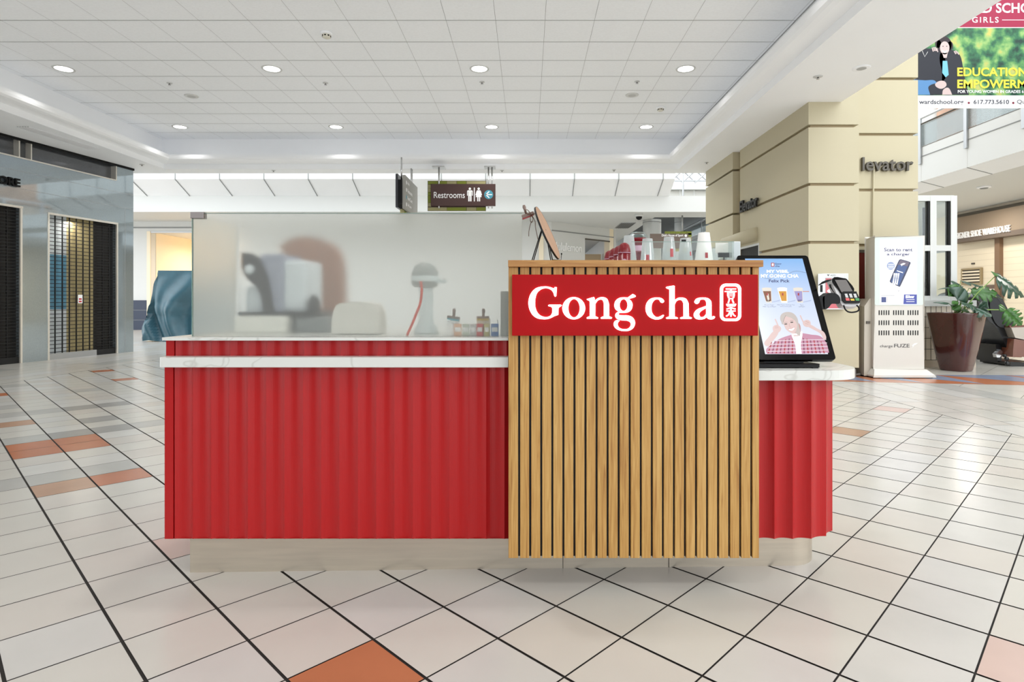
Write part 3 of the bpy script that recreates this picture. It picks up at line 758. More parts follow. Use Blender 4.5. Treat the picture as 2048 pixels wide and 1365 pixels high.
# shop wall under the balcony
sx = 14.9
rw = MB(); zl1, zl2 = EYE+2.0, EYE+2.84
rw.box((sx,4,0), (sx+.3,45,z3), M['creamw'])
rw.box((sx-.35,6,zl1), (sx,20.6,zl2), mat('shop_bulkhead_taupe', S(150,132,112), .6)); rw.box((sx-.37,6,zl2-.02), (sx,20.6,zl2+.07), M['gtext']); rw.box((sx-.36,6,zl1-.03), (sx,20.6,zl1+.12), mat('shop_bulkhead_dark', S(112,98,86), .6))
rw.box((sx-.25,6,zl2+.07), (sx,20.6,z3), mat('bulkhead_pale', S(226,214,196), .6))
k = .1
jm = mat('brick_joint_pale', S(222,208,184), .7)
while k < zl1-.05: rw.box((sx-.004,6,k), (sx,20.6,k+.012), jm); k += .2
rw.build('wall_right', kind='structure')
def ry(u): return F*sx/(u-CU)
def rz(u, v): return EYE-(v-CV)*ry(u)/F
a = MB(); qy = (ry(1998)+ry(2005))/2; a.box((sx-.12,qy-.1,0), (sx,qy+.1,zl1-.02), mat('brown_post', S(132,104,80), .5)); tag(a.build('door_post', loc=(sx,qy,0)), 'brown post standing against the cream shop wall under the shop name', 'post')
t = thing('louvre_vent', (sx,ry(1947),rz(1947,553)), 'small louvred grille on the cream shop wall above the planter', 'vent')
a = MB(); ya, yb2, za, zb2 = ry(1964), ry(1929), rz(1947,566), rz(1947,540)
a.box((sx-.05,ya,za), (sx-.03,yb2,zb2), M['gtext']); 
for (p_, q_) in (((sx-.08,ya-.06,za-.06),(sx-.02,yb2+.06,za)), ((sx-.08,ya-.06,zb2),(sx-.02,yb2+.06,zb2+.06)), ((sx-.08,ya-.06,za),(sx-.02,ya,zb2)), ((sx-.08,yb2,za),(sx-.02,yb2+.06,zb2))): a.box(p_, q_, M['creamj'])
a.build('frame', t)
a = MB()
for k in range(4): zz = za+(zb2-za)*(k+.6)/4.3; a.box((sx-.09,ya,zz-.02), (sx-.05,yb2,zz+.03), M['creamw'])
a.build('louvre', t)
a = MB(); a.box((sx-.03,ry(1950),rz(1947,529)), (sx,ry(1944),rz(1947,526)), M['gtext']); tag(a.build('wall_plate', loc=(sx,ry(1947),rz(1947,528))), 'tiny grey plate on the cream shop wall above the louvred grille', 'plate')
t = thing('poster_board', (sx-.1,ry(1991),0), 'dark framed notice board behind the monstera leaves', 'notice board')
a = MB(); a.box((sx-.08,ry(2009),rz(1991,612)), (sx-.04,ry(1974),rz(1991,570)), mat('board_frame', S(110,92,80), .5)); a.build('frame', t)
a = MB(); a.box((sx-.1,ry(2004),rz(1991,606)), (sx-.08,ry(1978),rz(1991,578)), mat('board_paper', S(214,206,196), .5)); a.build('paper', t)
a = MB(); y0_, y1_ = ry(1926), ry(2046)
put_text(a, 'DESIGNER SHOE WAREHOUSE', (sx-.36,y0_,rz(1926,480)), (0,-1,0), (0,0,1), mat('lit_shop_letters', (1,1,1,1), .4, emit=.02, ecol=(1,.97,.97,1)), width=y0_-y1_, height=.205, bold=0, depth=.04)
tag(a.build('shop_sign', loc=(sx-.36,y0_,rz(1926,480))), 'white DESIGNER SHOE WAREHOUSE letters on the taupe bulkhead at right', 'sign')
q = Vector((12.0, F*12.0/(1968-CU), z3)); t = thing('ceiling_fitting', q, 'round white ceiling fitting above the shoe shop sign', 'ceiling light')
a = MB(); a.lathe([(.16,0),(.16,-.03),(.12,-.04)], q, M['white'], 24); a.build('rim', t)
a = MB(); a.lathe([(.10,-.04),(.08,-.055),(.02,-.06)], q, M['line'], 24); a.build('insert', t)

# ---------------------------------------------------------------- lift tower
TW = MB(); fxl = 4.30; Yc = F*fxl/(1617-CU); xr1 = (1718-CU)*Yc/F; Yb_ = 9.585; xr2 = (1836-CU)*Yb_/F; Yend = F*fxl/(1420-CU); TT = 12.0
js = [EYE+(602-v)*Yc/F for v in (252, 369, 485, 603)]+[EYE+(602-135)*Yc/F, EYE+(602-18)*Yc/F]; js.sort()
lev = [0.12]+js+[TT]; g = .045
Yd0, Yd1, Yr0, Yr1 = F*fxl/(1517-CU), F*fxl/(1480-CU), F*fxl/(1483-CU), F*fxl/(1476-CU)
zd = EYE+1.04
TW.box((fxl+.05, Yb_+.05, 0), (xr2-.05, Yb_+.05+3.9, TT), M['creamj'])
TW.box((fxl+.05, Yc+.05, 0), (xr1-.05, Yb_+.04, TT), M['creamj'])
for z0_, z1_ in zip(lev, lev[1:]):
    z0_ += g/2; z1_ -= g/2
    TW.box((fxl, Yc, z0_), (xr1, Yb_+.3, z1_), M['cream'])
    TW.box((xr1-.1, Yb_, z0_), (xr2, Yb_+2.0, z1_), M['cream'])
    a0, a1 = Yb_+.3, Yr1-.08
    def seg(y0, y1, zz0, zz1, xo=0):
        if zz1 > zz0: TW.box((fxl+xo, y0, zz0), (fxl+.25, y1, zz1), M['cream'])
    seg(a0, Yd0, z0_, z1_); seg(Yd0, Yd1, max(z0_, zd+.02), z1_); 
    seg(Yr1+.02, Yend, z0_, z1_, -.10)
TW.box((fxl+.07, Yr0-.05, zd+.1), (fxl+.2, Yr1+.05, HS), mat('slot_brown', S(170,132,92), .6))
TW.box((fxl-.005, Yd0-.03, 0), (fxl+.05, Yd0, zd+.04), M['wframe']); TW.box((fxl-.005, Yd0, zd), (fxl+.05, Yd1, zd+.04), M['wframe'])
TW.box((fxl+.02, Yd0, 0), (fxl+.06, Yd1, zd), M['dark'])
TW.box((fxl+.03, Yc+.03, 0), (xr1-.03, Yb_+.3, .12), mat('plinth_grey', S(128,124,116), .5)); TW.box((xr1-.1, Yb_+.03, 0), (xr2-.03, Yb_+2, .12), M['gtext'])
TW.build('wall_tower', kind='structure')
# canopy roll over the lift door
t = thing('door_canopy', (fxl, (Yd0+Yd1)/2, zd+.12), 'cream half-round canopy over the lift door in the tower side', 'canopy')
a = MB(); ca = Vector((fxl-.02, F*(fxl-.02)/(1513-CU), EYE+(602-468)*11.1/F)); 
a.lathe([(.13,0),(.13,1.75)], ca, M['cream'], 28, axis='y'); a.build('roll', t)
a = MB(); put_text(a, 'Elevator', (fxl-.03, F*fxl/(1486-CU), EYE+(602-425)*11.8/F), (0,-1,0), (0,0,1), M['btext'], width=F*fxl/(1486-CU)-F*fxl/(1521-CU), height=.23, bold=.02, depth=.04)
tag(a.build('elevator_sign', loc=(fxl-.02, 11.3, EYE+1.75)), 'black Elevator letters on the shaded left side of the tower, seen edge-on', 'sign')
a = MB(); pe = W(1722, 343, Yb_-.01); put_text(a, 'levator', pe, (1,0,0), (0,0,1), M['gtext'], width=(1823-1722)*Yb_/F, height=27*Yb_/F, bold=.012, depth=.05)
tag(a.build('elevator_sign', loc=pe), 'large dark levator letters on the sunlit front of the tower', 'sign')
a = MB(); a.tube([W(1748,323,Yb_-.03), W(1744,508,Yb_-.03)], .012, M['cream'], 8); tag(a.build('wall_conduit', loc=W(1746,420,Yb_-.03)), 'thin cream conduit running down through the letters on the tower front', 'pipe')
t = thing('red_service_door', (W(1733,600,Yb_).x, Yb_-.02, 0), 'dark red glossy door between tower corner and charging kiosk', 'door')
a = MB(); a.box((xr1+.01,Yb_-.03,.1), (xr1+.42,Yb_-.005,W(1733,506,Yb_).z), mat('dark_red_gloss', S(96,24,20), .15, coat=.5)); a.build('door_leaf', t)
a = MB(); a.box((xr1+.0,Yb_-.04,.0), (xr1+.03,Yb_-.005,W(1733,505,Yb_).z), M['gtext']); a.box((xr1,Yb_-.04,W(1733,506,Yb_).z), (xr1+.44,Yb_-.005,W(1733,504,Yb_).z+.03), M['gtext']); a.build('frame', t)
# AED cabinet on the tower front
o = W(1632, 545, Yc-.1); t = thing('aed_cabinet', W(1660,600,Yc-.05), 'white wall cabinet marked AED behind the payment terminal', 'first aid cabinet')
zAe = W(0,618,Yc).z; 
a = MB(); a.box((W(1636,0,Yc).x, Yc-.13, zAe), (W(1688,0,Yc).x, Yc, W(0,548,Yc).z), M['wframe']); a.build('body', t, bevel=.006)
pn = Panel(W(1632,545,Yc-.135), (1,0,0), (0,0,1), 1632, 545, Yc/F, Yc/F)
pn.rect(1636,548,1687,618,mat('aed_window_grey', S(214,220,222), .3),1); pn.rect(1650,556,1685,616,mat('aed_grey', S(150,156,158), .3),2); pn.rect(1651,557,1684,616,mat('aed_red', S(196,96,104), .3),3)
pn.poly([(1653,582),(1660,576),(1668,582),(1660,588)], M['wtext'], 4); pn.text('AED', 1660,549.5,1671,552.5,M['gtext'],4)
pn.poly([(1653.5,549.5),(1655,549),(1656,550),(1657,549),(1658.5,549.5),(1656,553)], M['gtext'], 4); pn.rect(1640,570,1645,584,M['black'],4)
pn.mb.build('door', t)

# ---------------------------------------------------------------- hanging signs
YS = 13.55
def sv(v): return EYE-(v-CV)*YS/F
def su(u): return (u-CU)*YS/F
# unseen grey panel added behind the camera to cut light from the left
a = MB(); a.box((-11.5, -9.2, 0), (0.0, -9.0, 3.2), mat('light_blocker_grey', S(120,118,114), .6)); a.build('light_blocker_rear', kind='structure')
t = thing('restroom_sign', (su(927), YS, sv(360)), 'brown Restrooms sign with green tile backing hanging from the soffit', 'sign')
a = MB(); a.box((su(862),YS-.03,sv(412.5)), (su(991),YS+.03,sv(368.5)), M['brown']); a.build('panel', t, bevel=.004)
pn = Panel((su(855),YS-.005,sv(361)), (1,0,0), (0,0,1), 855, 361, YS/F, YS/F)
def bx_(m, u0, v0, u1, v1, mt, y0=.03, y1=.07): m.box((su(u0),YS+y0,sv(v1)), (su(u1),YS+y1,sv(v0)), mt)
a = MB(); bx_(a, 854.5, 361, 971.5, 421.5, M['brown'], .05, .08)
cols = ['olive','olive','khaki','olive','khaki']
for (u0, u1, k) in ((855.5,875,'olive'),(875.6,893,'olive'),(893.6,912.5,'khaki'),(913.5,932,'olive'),(933,971,'khaki')): bx_(a, u0, 362, u1, 368, M[k], .035, .06)
for k in range(6): v0 = 369+k*7.4; bx_(a, 855.5, v0, 862, v0+6.8, M['khaki' if k in (0,1,5) else 'olive'], .035, .06)
for (u0, u1, k) in ((855.5,893,'khaki'),(893.6,932,'olive'),(933,952,'khaki'),(952.6,971,'olive')): bx_(a, u0, 414.5, u1, 421, M[k], .035, .06)
a.build('tile_backing', t)
pn = Panel((su(862),YS-.031,sv(368.5)), (1,0,0), (0,0,1), 862, 368.5, YS/F, YS/F, .0012)
pn.text('Restrooms', 868, 384.5, 930, 397, M['wtext'], 1, bold=.004)
for cx in (940, 957.6): pn.disc(cx, 378.3, 2.4, M['wtext'], 1)
pn.poly([(936,381.3),(944,381.3),(945.8,383),(945.8,392),(943.9,392),(943.9,384.5),(943.3,384.5),(943.3,403.5),(940.5,403.5),(940.5,393),(939.5,393),(939.5,403.5),(936.7,403.5),(936.7,384.5),(936.1,384.5),(936.1,392),(934.4,392),(934.4,383)], M['wtext'], 1)
pn.poly([(954.6,381.3),(960.6,381.3),(962,383),(964.3,391),(962.5,391.6),(960.5,385.5),(963.6,395),(960.6,395),(960.6,403.5),(958.3,403.5),(958.3,395),(957,395),(957,403.5),(954.6,403.5),(954.6,395),(951.6,395),(954.7,385.5),(952.7,391.6),(950.9,391),(953.2,383)], M['wtext'], 1)
pn.rect(948, 376, 949.9, 403.5, M['wtext'], 1)
pn.mb.build('lettering', t)
pn = Panel((su(862),YS-.031,sv(368.5)), (1,0,0), (0,0,1), 862, 368.5, YS/F, YS/F, .0012)
pn.disc(977.5, 390, 9, M['teal'], 1); pn.line([(984,390),(971.5,390)], 2, M['wtext'], 2); pn.line([(978.5,383.8),(971.8,390)], 2, M['wtext'], 2); pn.line([(978.5,396.2),(971.8,390)], 2, M['wtext'], 2)
pn.mb.build('arrow_disc', t)
for us, w_ in (((878,),(866,890)), ((977,984),(969,991))):
    a = MB(); a.box((su(w_[0]),YS-.13,HS-.03), (su(w_[1]),YS+.13,HS), M['chrome'])
    a.build('ceiling_bracket', t)
    for u in us: a = MB(); a.tube([(su(u),YS,HS-.02),(su(u),YS,sv(417))], .018, M['chrome'], 10); a.build('hanger_rod', t)
# directory sign seen at an angle
xd, yn, yf = -2.62, 12.55, 13.95
zt_, zbt = EYE+252*12.3/F*1.02, EYE+187*12.3/F*1.01
t = thing('directory_sign', (xd,(yn+yf)/2,zt_), 'grey directory sign seen nearly edge-on, left of the Restrooms sign', 'sign')
a = MB(); a.box((xd-.03,yn,zbt), (xd+.03,yf,zt_), M['greyp']); a.build('front_panel', t)
a = MB(); a.box((xd-.17,yn-.02,zbt+.02), (xd-.12,yf-.1,zt_+.02), mat('sign_charcoal', S(44,44,50), .3)); a.build('rear_panel', t)
a = MB()
for k in range(6): a.box((xd-.1,yn+.1+k*.2,zbt-.11), (xd-.05,yn+.29+k*.2,zbt+.0), M['olive' if k % 2 else 'khaki'])
a.box((xd-.12,yn-.02,zbt+.1), (xd-.03,yn+.08,zt_-.1), M['black'])
a.build('tile_backing', t)
a = MB(); hgt = zt_-zbt
for k, s_ in enumerate(('Macy\'s', 'Restaurants', 'Food Court', 'Golf Lounge')):
    zz = zt_-.17-k*.155; put_text(a, s_, (xd+.031,yn+.25,zz), (0,1,0), (0,0,1), M['wtext'], height=.08, bold=.02); a.build('text_line', t); a = MB()
    a.poly([(xd+.031, yn+.13+.045*math.cos(q*math.pi/8), zz+.035+.045*math.sin(q*math.pi/8)) for q in range(16)], M['teal'] if k == 2 else M['wtext']); a.build('arrow_disc', t); a = MB()
for k, s_ in enumerate(('Macy\'s', 'Restaurants', 'Target', 'Dick\'s House of Sport')):
    put_text(a, s_, (xd-.171,yf-.2,zt_-.17-k*.155), (0,-1,0), (0,0,1), M['wtext'], height=.09, bold=.02); a.build('text_line', t); a = MB()
for yy in (yn+.1, yf-.25, yf-.15):
    a = MB(); a.tube([(xd-.07,yy,HS),(xd-.07,yy,zt_-.1)], .016, M['chrome'], 8); a.build('hanger_rod', t)
# far directory sign in front of the court
Yg = 22.3
def gu(u): return (u-CU)*Yg/F
def gv(v): return EYE-(v-CV)*Yg/F
t = thing('directory_sign', (gu(1350),Yg,gv(463)), 'small far sign reading Dick\'s House of Sport with green tiles', 'sign')
a = MB(); a.box((gu(1300),Yg-.04,gv(497)), (gu(1376),Yg,gv(468)), mat('sign_brown_far', S(104,88,78), .5)); a.build('panel', t)
a = MB()
for k in range(5): a.box((gu(1330+k*10.8),Yg+.02,gv(470)), (gu(1340.2+k*10.8),Yg+.06,gv(463)), M['olive'])
for k in range(4): a.box((gu(1375),Yg+.02,gv(473.5+k*7.8)), (gu(1383.5),Yg+.06,gv(466.5+k*7.8)), M['olive' if k % 2 == 0 else 'khaki'])
a.box((gu(1330),Yg+.02,gv(503)), (gu(1375),Yg+.06,gv(497)), M['khaki']); a.build('tile_backing', t)
a = MB(); put_text(a, 'Dick\'s House of Sport', (gu(1323),Yg-.042,gv(475)), (1,0,0), (0,0,1), M['wtext'], width=gu(1366)-gu(1323), height=.12, bold=.02); a.build('lettering', t)
for v in (472, 482, 492): a = MB(); a.poly([(gu(1371)+.05*math.cos(q*math.pi/8), Yg-.042, gv(v)+.05*math.sin(q*math.pi/8)) for q in range(16)], M['wtext']); a.build('arrow_disc', t)
a = MB(); a.tube([(gu(1364.5),Yg+.01,zl),(gu(1364.5),Yg+.01,gv(463))], .03, M['al'], 8); a.build('hanger_rod', t)

# ---------------------------------------------------------------- hanging banner, upper right
Yh = 12.2
def HP(): return Panel(W(1780, -70, Yh), (1,0,0), (0,0,1), 1780, -70, Yh/F, Yh/F, .0015)
t = thing('hanging_banner', W(1960, -70, Yh), 'large hanging school banner with two women and green foliage', 'banner')
a = MB(); a.box(W(1780,216.5,Yh+.001), W(2062,-70,Yh+.02), M['wtext']); a.build('cloth', t)
def em(n_, c, e=.35): return mat(n_, c, .6, noise=None)
pn = HP(); pn.rect(1780,-70,2062,54.5,mat('banner_magenta', S(150,22,62), .6),1)
pn.text('WARD SCHO', 1904,6,2061,26,M['wtext'],2,bold=.02); pn.text('GIRLS',1944,34,1997,45.5,M['wtext'],2,bold=.01,space=1.3); pn.rect(2004,39.5,2060,40.5,M['wtext'],2); pn.mb.build('heading', t)
def foliage():
    m = bpy.data.materials.new('banner_foliage'); m.use_nodes = True; nt = m.node_tree; b = nt.nodes['Principled BSDF']; N = nt.nodes.new; L = nt.links.new
    tc = N('ShaderNodeTexCoord'); nz = N('ShaderNodeTexNoise'); nz.inputs['Scale'].default_value = 3.4; nz.inputs['Detail'].default_value = 3; L(tc.outputs['Object'], nz.inputs['Vector'])
    cr = N('ShaderNodeValToRGB'); L(nz.outputs['Fac'], cr.inputs[0]); e = cr.color_ramp.elements; e[0].position = .34; e[0].color = S(20,54,44); e[1].position = .70; e[1].color = S(190,180,96)
    for p_, c in ((.44, S(46,104,70)), (.52, S(92,146,84)), (.6, S(140,176,104))): x_ = e.new(p_); x_.color = c
    L(cr.outputs[0], b.inputs['Base Color']); b.inputs['Roughness'].default_value = .6
    return m
pn = HP(); pn.rect(1780,56,2062,191,foliage(),1)
nav = mat('banner_dark_clothes', S(24,26,38), .6); skn = mat('banner_skin', S(196,176,174), .6); hr = mat('banner_hair', S(40,26,34), .6); jean = mat('banner_jeans', S(80,130,180), .6); shp = mat('banner_teal_shirt', S(110,180,200), .6)
pn.smooth([(1780,110),(1838,96),(1860,98),(1882,102),(1892,130),(1886,162),(1836,162,1),(1780,162,1)], nav, 2)
pn.smooth([(1880,108),(1900,100),(1918,108),(1926,135),(1930,160),(1938,190,1),(1880,190,1),(1884,150)], nav, 2)
pn.smooth([(1780,162),(1850,161),(1872,164),(1868,190,1),(1780,190,1)], jean, 3); pn.smooth([(1858,172),(1886,170),(1888,190,1),(1860,190,1)], nav, 4)
pn.poly([(1885,122),(1894,122),(1897,150),(1891,155),(1884,146)], shp, 4)
pn.disc(1888,90,15,hr,3,17); pn.disc(1874+2,88,6,hr,3,8); pn.disc(1900,92,6,hr,3,9)
pn.disc(1889,96,9.5,skn,4,13); pn.poly([(1884,106),(1895,106),(1893,116),(1887,116)], skn, 4)
for x_ in (1885.5,1893): pn.disc(x_,93,1.3,hr,5,.8)
pn.smooth([(1884,101),(1889,103.5),(1894,101),(1889,106.5)], M['wtext'], 5); pn.line([(1889,94),(1888,98)],.6,mat('banner_skin_shade', S(196,168,168), .6),5)
for (x_,y_) in ((1864,96),(1867,95),(1870,95),(1873,97)): pn.line([(x_,y_),(x_+2,y_+7)],2.3,skn,5)
for (x_,y_) in ((1908,103),(1911,102),(1914,104)): pn.line([(x_,y_),(x_+3,y_+5)],2.3,skn,5)
pn.smooth([(1870,168),(1880,162),(1890,164),(1892,172),(1882,178),(1872,174)], skn, 5); pn.smooth([(1886,180),(1896,176),(1904,190,1),(1884,190,1)], skn, 5)
pn.line([(1844,102),(1849,114),(1855,104)], .7, M['wtext'], 5)
yel = mat('banner_yellow', S(244,226,66), .6)
pn.text('EDUCATION', 1914, 135.5, 2053, 153, yel, 6, bold=.025); pn.text('EMPOWERM', 1914, 159.5, 2052, 177, yel, 6, bold=.025); pn.text('FOR YOUNG WOMEN IN GRADES 6-1', 1915, 180.5, 2052, 186.5, M['wtext'], 6, bold=.02)
pn.mb.build('photo_print', t)
pn = HP(); tx = mat('banner_grey_text', S(60,60,72), .6)
pn.text('wardschool.org', 1838, 199.5, 1927, 211, tx, 1, bold=.02); pn.mb.build('web_address', t); pn = HP(); pn.disc(1937.5,206,2.3,mat('banner_dot', S(120,24,50), .6),1); pn.mb.build('dot', t); pn = HP(); pn.disc(2026.5,206,2.3,mat('banner_dot', S(120,24,50), .6),1); pn.mb.build('dot', t); pn = HP(); pn.text('Qu', 2034,199.5,2050,209,tx,1); pn.mb.build('place_name', t); pn = HP(); pn.text('617.773.5610', 1947, 199.5, 2018, 208.5, tx, 1, bold=.02)
pn.mb.build('footer_text', t)

# ---------------------------------------------------------------- the tea counter
def flute_wall(mb, path, z0, z1, pitch, depth, s0=0.0, n=10, mt=None, flat=0.0):
    """vertical sheet along a plan path, pressed into concave flutes with sharp ridges"""
    mt = mt or M['red']; seg = []; L = 0
    for a, b in zip(path, path[1:]): a, b = Vector(a), Vector(b); l = (b-a).length; seg.append((L, L+l, a, b)); L += l
    def at(s):
        for (l0, l1, a, b) in seg:
            if s <= l1+1e-9: d = (b-a).normalized(); return a+d*(s-l0), d
        return seg[-1][3], (seg[-1][3]-seg[-1][2]).normalized()
    def nrm(s):
        d = (at(min(s+.02, L))[0]-at(max(s-.02, 0))[0]).normalized(); return Vector((d.y, -d.x))
    S_ = []; s = 0.0
    if flat: S_ += [(0, depth), (flat-.006, depth), (flat-.005, 0), (flat, 0)]; s = flat
    while s < L-1e-6:
        for k in range(n):
            f = k/n
            if s+f*pitch < L: S_.append((s+f*pitch, depth*(2*f-1)**2))
        s += pitch
    S_.append((L, depth*.5)); vs = []
    for (s_, d_) in S_:
        p = at(s_)[0]+nrm(s_)*d_; vs += [Vector((p.x, p.y, z0)), Vector((p.x, p.y, z1))]
    N_ = len(S_)
    k0 = len(mb.v)
    for i in range(N_-1):
        a, b, c, d = vs[2*i], vs[2*i+2], vs[2*i+3], vs[2*i+1]
        mb.add([a, b, c, d], [(0,1,2,3)], mt)
YR = 2.5
xl, xr = -1.525, 1.335
zb0, zledge0, zledge1, zct0, zct1 = .17, .897, .938, 1.005, 1.017
yback = 3.45
cab = thing('red_counter', (-.8, YR, 0), 'red fluted counter cabinet on a steel plinth, left of the oak slat panel', 'counter')
a = MB(); flute_wall(a, [(xl, YR+.01), (-.06, YR+.01)], zb0, zledge0, .0769, .013, flat=.042)
a.add([(xl,YR,zb0),(xl,YR,zledge0),(xl,YR+.03,zledge0),(xl,YR+.03,zb0)], [(0,1,2,3)], M['red'])
a.add([(xl,YR+.0,zb0),(-.06,YR,zb0),(-.06,YR+.05,zb0),(xl,YR+.05,zb0)], [(3,2,1,0)], M['red'])
a.build('fluted_panel', cab)
a = MB(); flute_wall(a, [(xl, YR+.02), (-.06, YR+.02)], zledge1, zct0, .0775, .013, flat=.040); 
a.build('upper_fluted_strip', cab)
a = MB(); a.box((xl+.002, YR+.022, zb0+.001), (-.06, yback, zct0-.002), M['red']); a.build('body', cab)
a = MB(); k0, k1 = -1.454, 1.305
def kick(mb, y0, y1, x0, x1, r, z1_):
    pts = [(x0, yback-.05), (x0, y0), (x1-r, y1)]
    for k in range(1, 9): an = R(-90+90*k/8); pts.append((x1-r+r*math.cos(an), y1+r+r*math.sin(an)))
    pts.append((x1, yback-.05)); n = len(pts)
    mb.add([(x,y,0) for x,y in pts]+[(x,y,z1_) for x,y in pts], [(i,i+1,n+i+1,n+i) for i in range(n-1)], M['steel'], False)
    return pts
xm = -.06; ym = 2.56+(2.635-2.56)*(xm-k0)/(k1-k0)
a.add([(k0,yback-.05,0),(k0,2.56,0),(xm,ym,0),(k0,yback-.05,zb0),(k0,2.56,zb0),(xm,ym,zb0)], [(0,1,4,3),(1,2,5,4)], M['steel'])
a.build('kick_plate', cab)
# red cabinet right of the slats
cab2 = thing('red_counter', (1.1, YR, 0), 'rounded red fluted cabinet end below the touch screen, right of the oak slats', 'counter')
Rr_ = .17
path = [(.88, YR+.01), (xr-Rr_, YR+.01)]
for k in range(1, 13): an = R(-90+90*k/12); path.append((xr-Rr_+Rr_*math.cos(an), YR+.01+Rr_+Rr_*math.sin(an)))
path.append((xr, 3.05))
a = MB(); flute_wall(a, path, zb0, .85, .0769, .014); a.build('fluted_panel', cab2)
a = MB(); inner = [(x-.0, y) for x, y in [(.88, YR+.03), (xr-Rr_, YR+.03)]+[(xr-Rr_+(Rr_-.02)*math.cos(R(-90+90*k/8)), YR+.01+Rr_+(Rr_-.02)*math.sin(R(-90+90*k/8))) for k in range(1, 9)]+[(xr-.02, 3.05), (.88, 3.05)]]
a.poly([(x,y,zb0+.002) for x,y in inner], M['red'], n=(0,0,.84-zb0)); a.build('body', cab2)
a = MB(); pts = [(xm, ym), (k1-.14, 2.625)]
for k in range(1, 11): an = R(-90+90*k/10); pts.append((k1-.14+.14*math.cos(an), 2.625+.14+.14*math.sin(an)))
pts.append((k1, 3.0)); n = len(pts)
a.add([(x,y,0) for x,y in pts]+[(x,y,zb0+.004) for x,y in pts], [(i,i+1,n+i+1,n+i) for i in range(n-1)], M['steel'], True)
a.build('kick_plate', cab2)
# seams in the steel
for u_ in (1126, 1339):
    x_ = (u_-CU)*2.6/F; y_ = ym+(2.625-ym)*(x_-xm)/(k1-.14-xm)-.0015; a = MB(); a.box((x_-.001,y_-.001,0), (x_+.001,y_+.001,zb0), M['grout']); a.build('plate_seam', cab2)
def slab(name, pts, z0, z1, lab, cat, r=.004):
    a = MB(); a.poly([(x,y,z0) for x,y in pts], M['quartz'], n=(0,0,z1-z0)); o = a.build(name, loc=(pts[0][0], pts[0][1], z0), bevel=r)
    return tag(o, lab, cat)
slab('counter_top', [(-1.519,2.47),(-.082,2.47),(-.082,2.54),(.90,2.54),(.90,yback),(-1.519,yback)], zct0, zct1, 'thin white quartz counter top under the frosted glass', 'counter top', .003)
lx = (316-CU)*2.44/F
slab('service_ledge', [(lx,2.452),(lx+.012,2.44),(-.082,2.44),(-.082,2.508),(xl+.0,2.508),(xl,2.75),(lx,2.75)], zledge0, zledge1, 'white quartz ledge running along the front of the red counter', 'ledge', .003)
pts = [(.935,2.42),(1.22,2.42)]
for k in range(1, 13): an = R(-90+90*k/12); pts.append((1.22+.185*math.cos(an), 2.605+.185*math.sin(an)))
pts += [(1.405,2.70)]
for k in range(0, 9): an = R(0+90*k/8); pts.append((1.255+.15*math.cos(an), 2.72+.15*math.sin(an)))
pts += [(.91,2.87),(.91,2.52),(.935,2.52)]
slab('service_ledge', pts, .846, .886, 'rounded white quartz ledge carrying the touch screen at the right end', 'ledge', .004)

# oak slat panel
wx0, wx1, YW = -.0787, .932, 2.40
tower = thing('slat_panel', (.43, YW, .13), 'tall oak slat panel with black gaps in the middle of the counter', 'panel')
a = MB(); a.box((wx0, YW+.012, .135), (wx1, YW+.10, 1.306), M['dark']); a.build('backing_board', tower)
pit = 22.13*YW/F; gp = 4.2*YW/F; g0 = (1036.2-CU)*YW/F
a = MB(); xs_ = wx0
sl = []
for k in range(23):
    xe = g0+k*pit if k < 22 else wx1
    sl.append((xs_, xe)); xs_ = xe+gp
for (p_, q_) in sl: a.box((p_, YW, .131), (q_, YW+.02, 1.306), M['wood'])
a.build('slats', tower, bevel=.0012)
a = MB(); a.box((wx0-.001, 2.38, 1.306), (.942, 2.54, 1.333), M['cap']); a.build('cap_board', tower, bevel=.0015)
a = MB(); a.box((wx1-.018, YW+.004, .131), (wx1, YW+.10, 1.306), M['cap']); a.build('side_board', tower)

# illuminated shop sign
YG = 2.355
sign = thing('shop_sign', W(1270,672,YG), 'long red illuminated Gong cha sign with glowing white letters on the oak slats', 'sign')
a = MB(); a.box(W(1024,672,YG), W(1516.5,549.5,YG)+Vector((0,.045,0)), M['redsign']); a.build('sign_box', sign, bevel=.002)
def glyph(mb, outer, holes, sc_, ox, oy, depth=.007):
    def pj(pts): return [W(ox+x/sc_, oy+y/sc_, YG-depth) for x, y in pts]
    mb.poly(pj(outer), M['letter'], n=(0, depth, 0), holes=[pj(h) for h in holes])
c = 'c'; a = MB()
G_ = spline([(740,180,c),(790,184,c),(778,400,c),(750,420),(728,400,c),(700,310),(640,245),(520,208),(390,245),(290,350),(250,560),(275,740),(360,870),(500,925),(620,900),(672,830),(680,700,c),(640,668),(585,655),(575,635),(600,618,c),(890,618,c),(912,638),(875,668),(832,700,c),(828,870,c),(740,900),(600,965),(450,980),(280,945),(150,820),(85,600),(130,370),(270,210),(480,163),(620,180),(718,215,c)])
glyph(a, G_, [], 12.41, 1050, 560)
glyph(a, ellipse(1212,706,282,277,48), [ellipse(1219,707,143,228,40)], 12.41, 1050, 560)
n_ = spline([(172,482),(190,474,c),(345,430),(362,455,c),(372,520,c),(450,455),(560,430),(670,470),(722,600,c),(722,905,c),(795,940),(780,968,c),(525,968,c),(520,940),(597,905,c),(597,600,c),(575,520),(520,490),(440,520),(383,600,c),(380,905,c),(452,940),(440,968,c),(178,968,c),(170,940),(246,905,c),(246,560,c),(230,520),(190,505)])
glyph(a, n_, [], 12.41, 1160, 560)
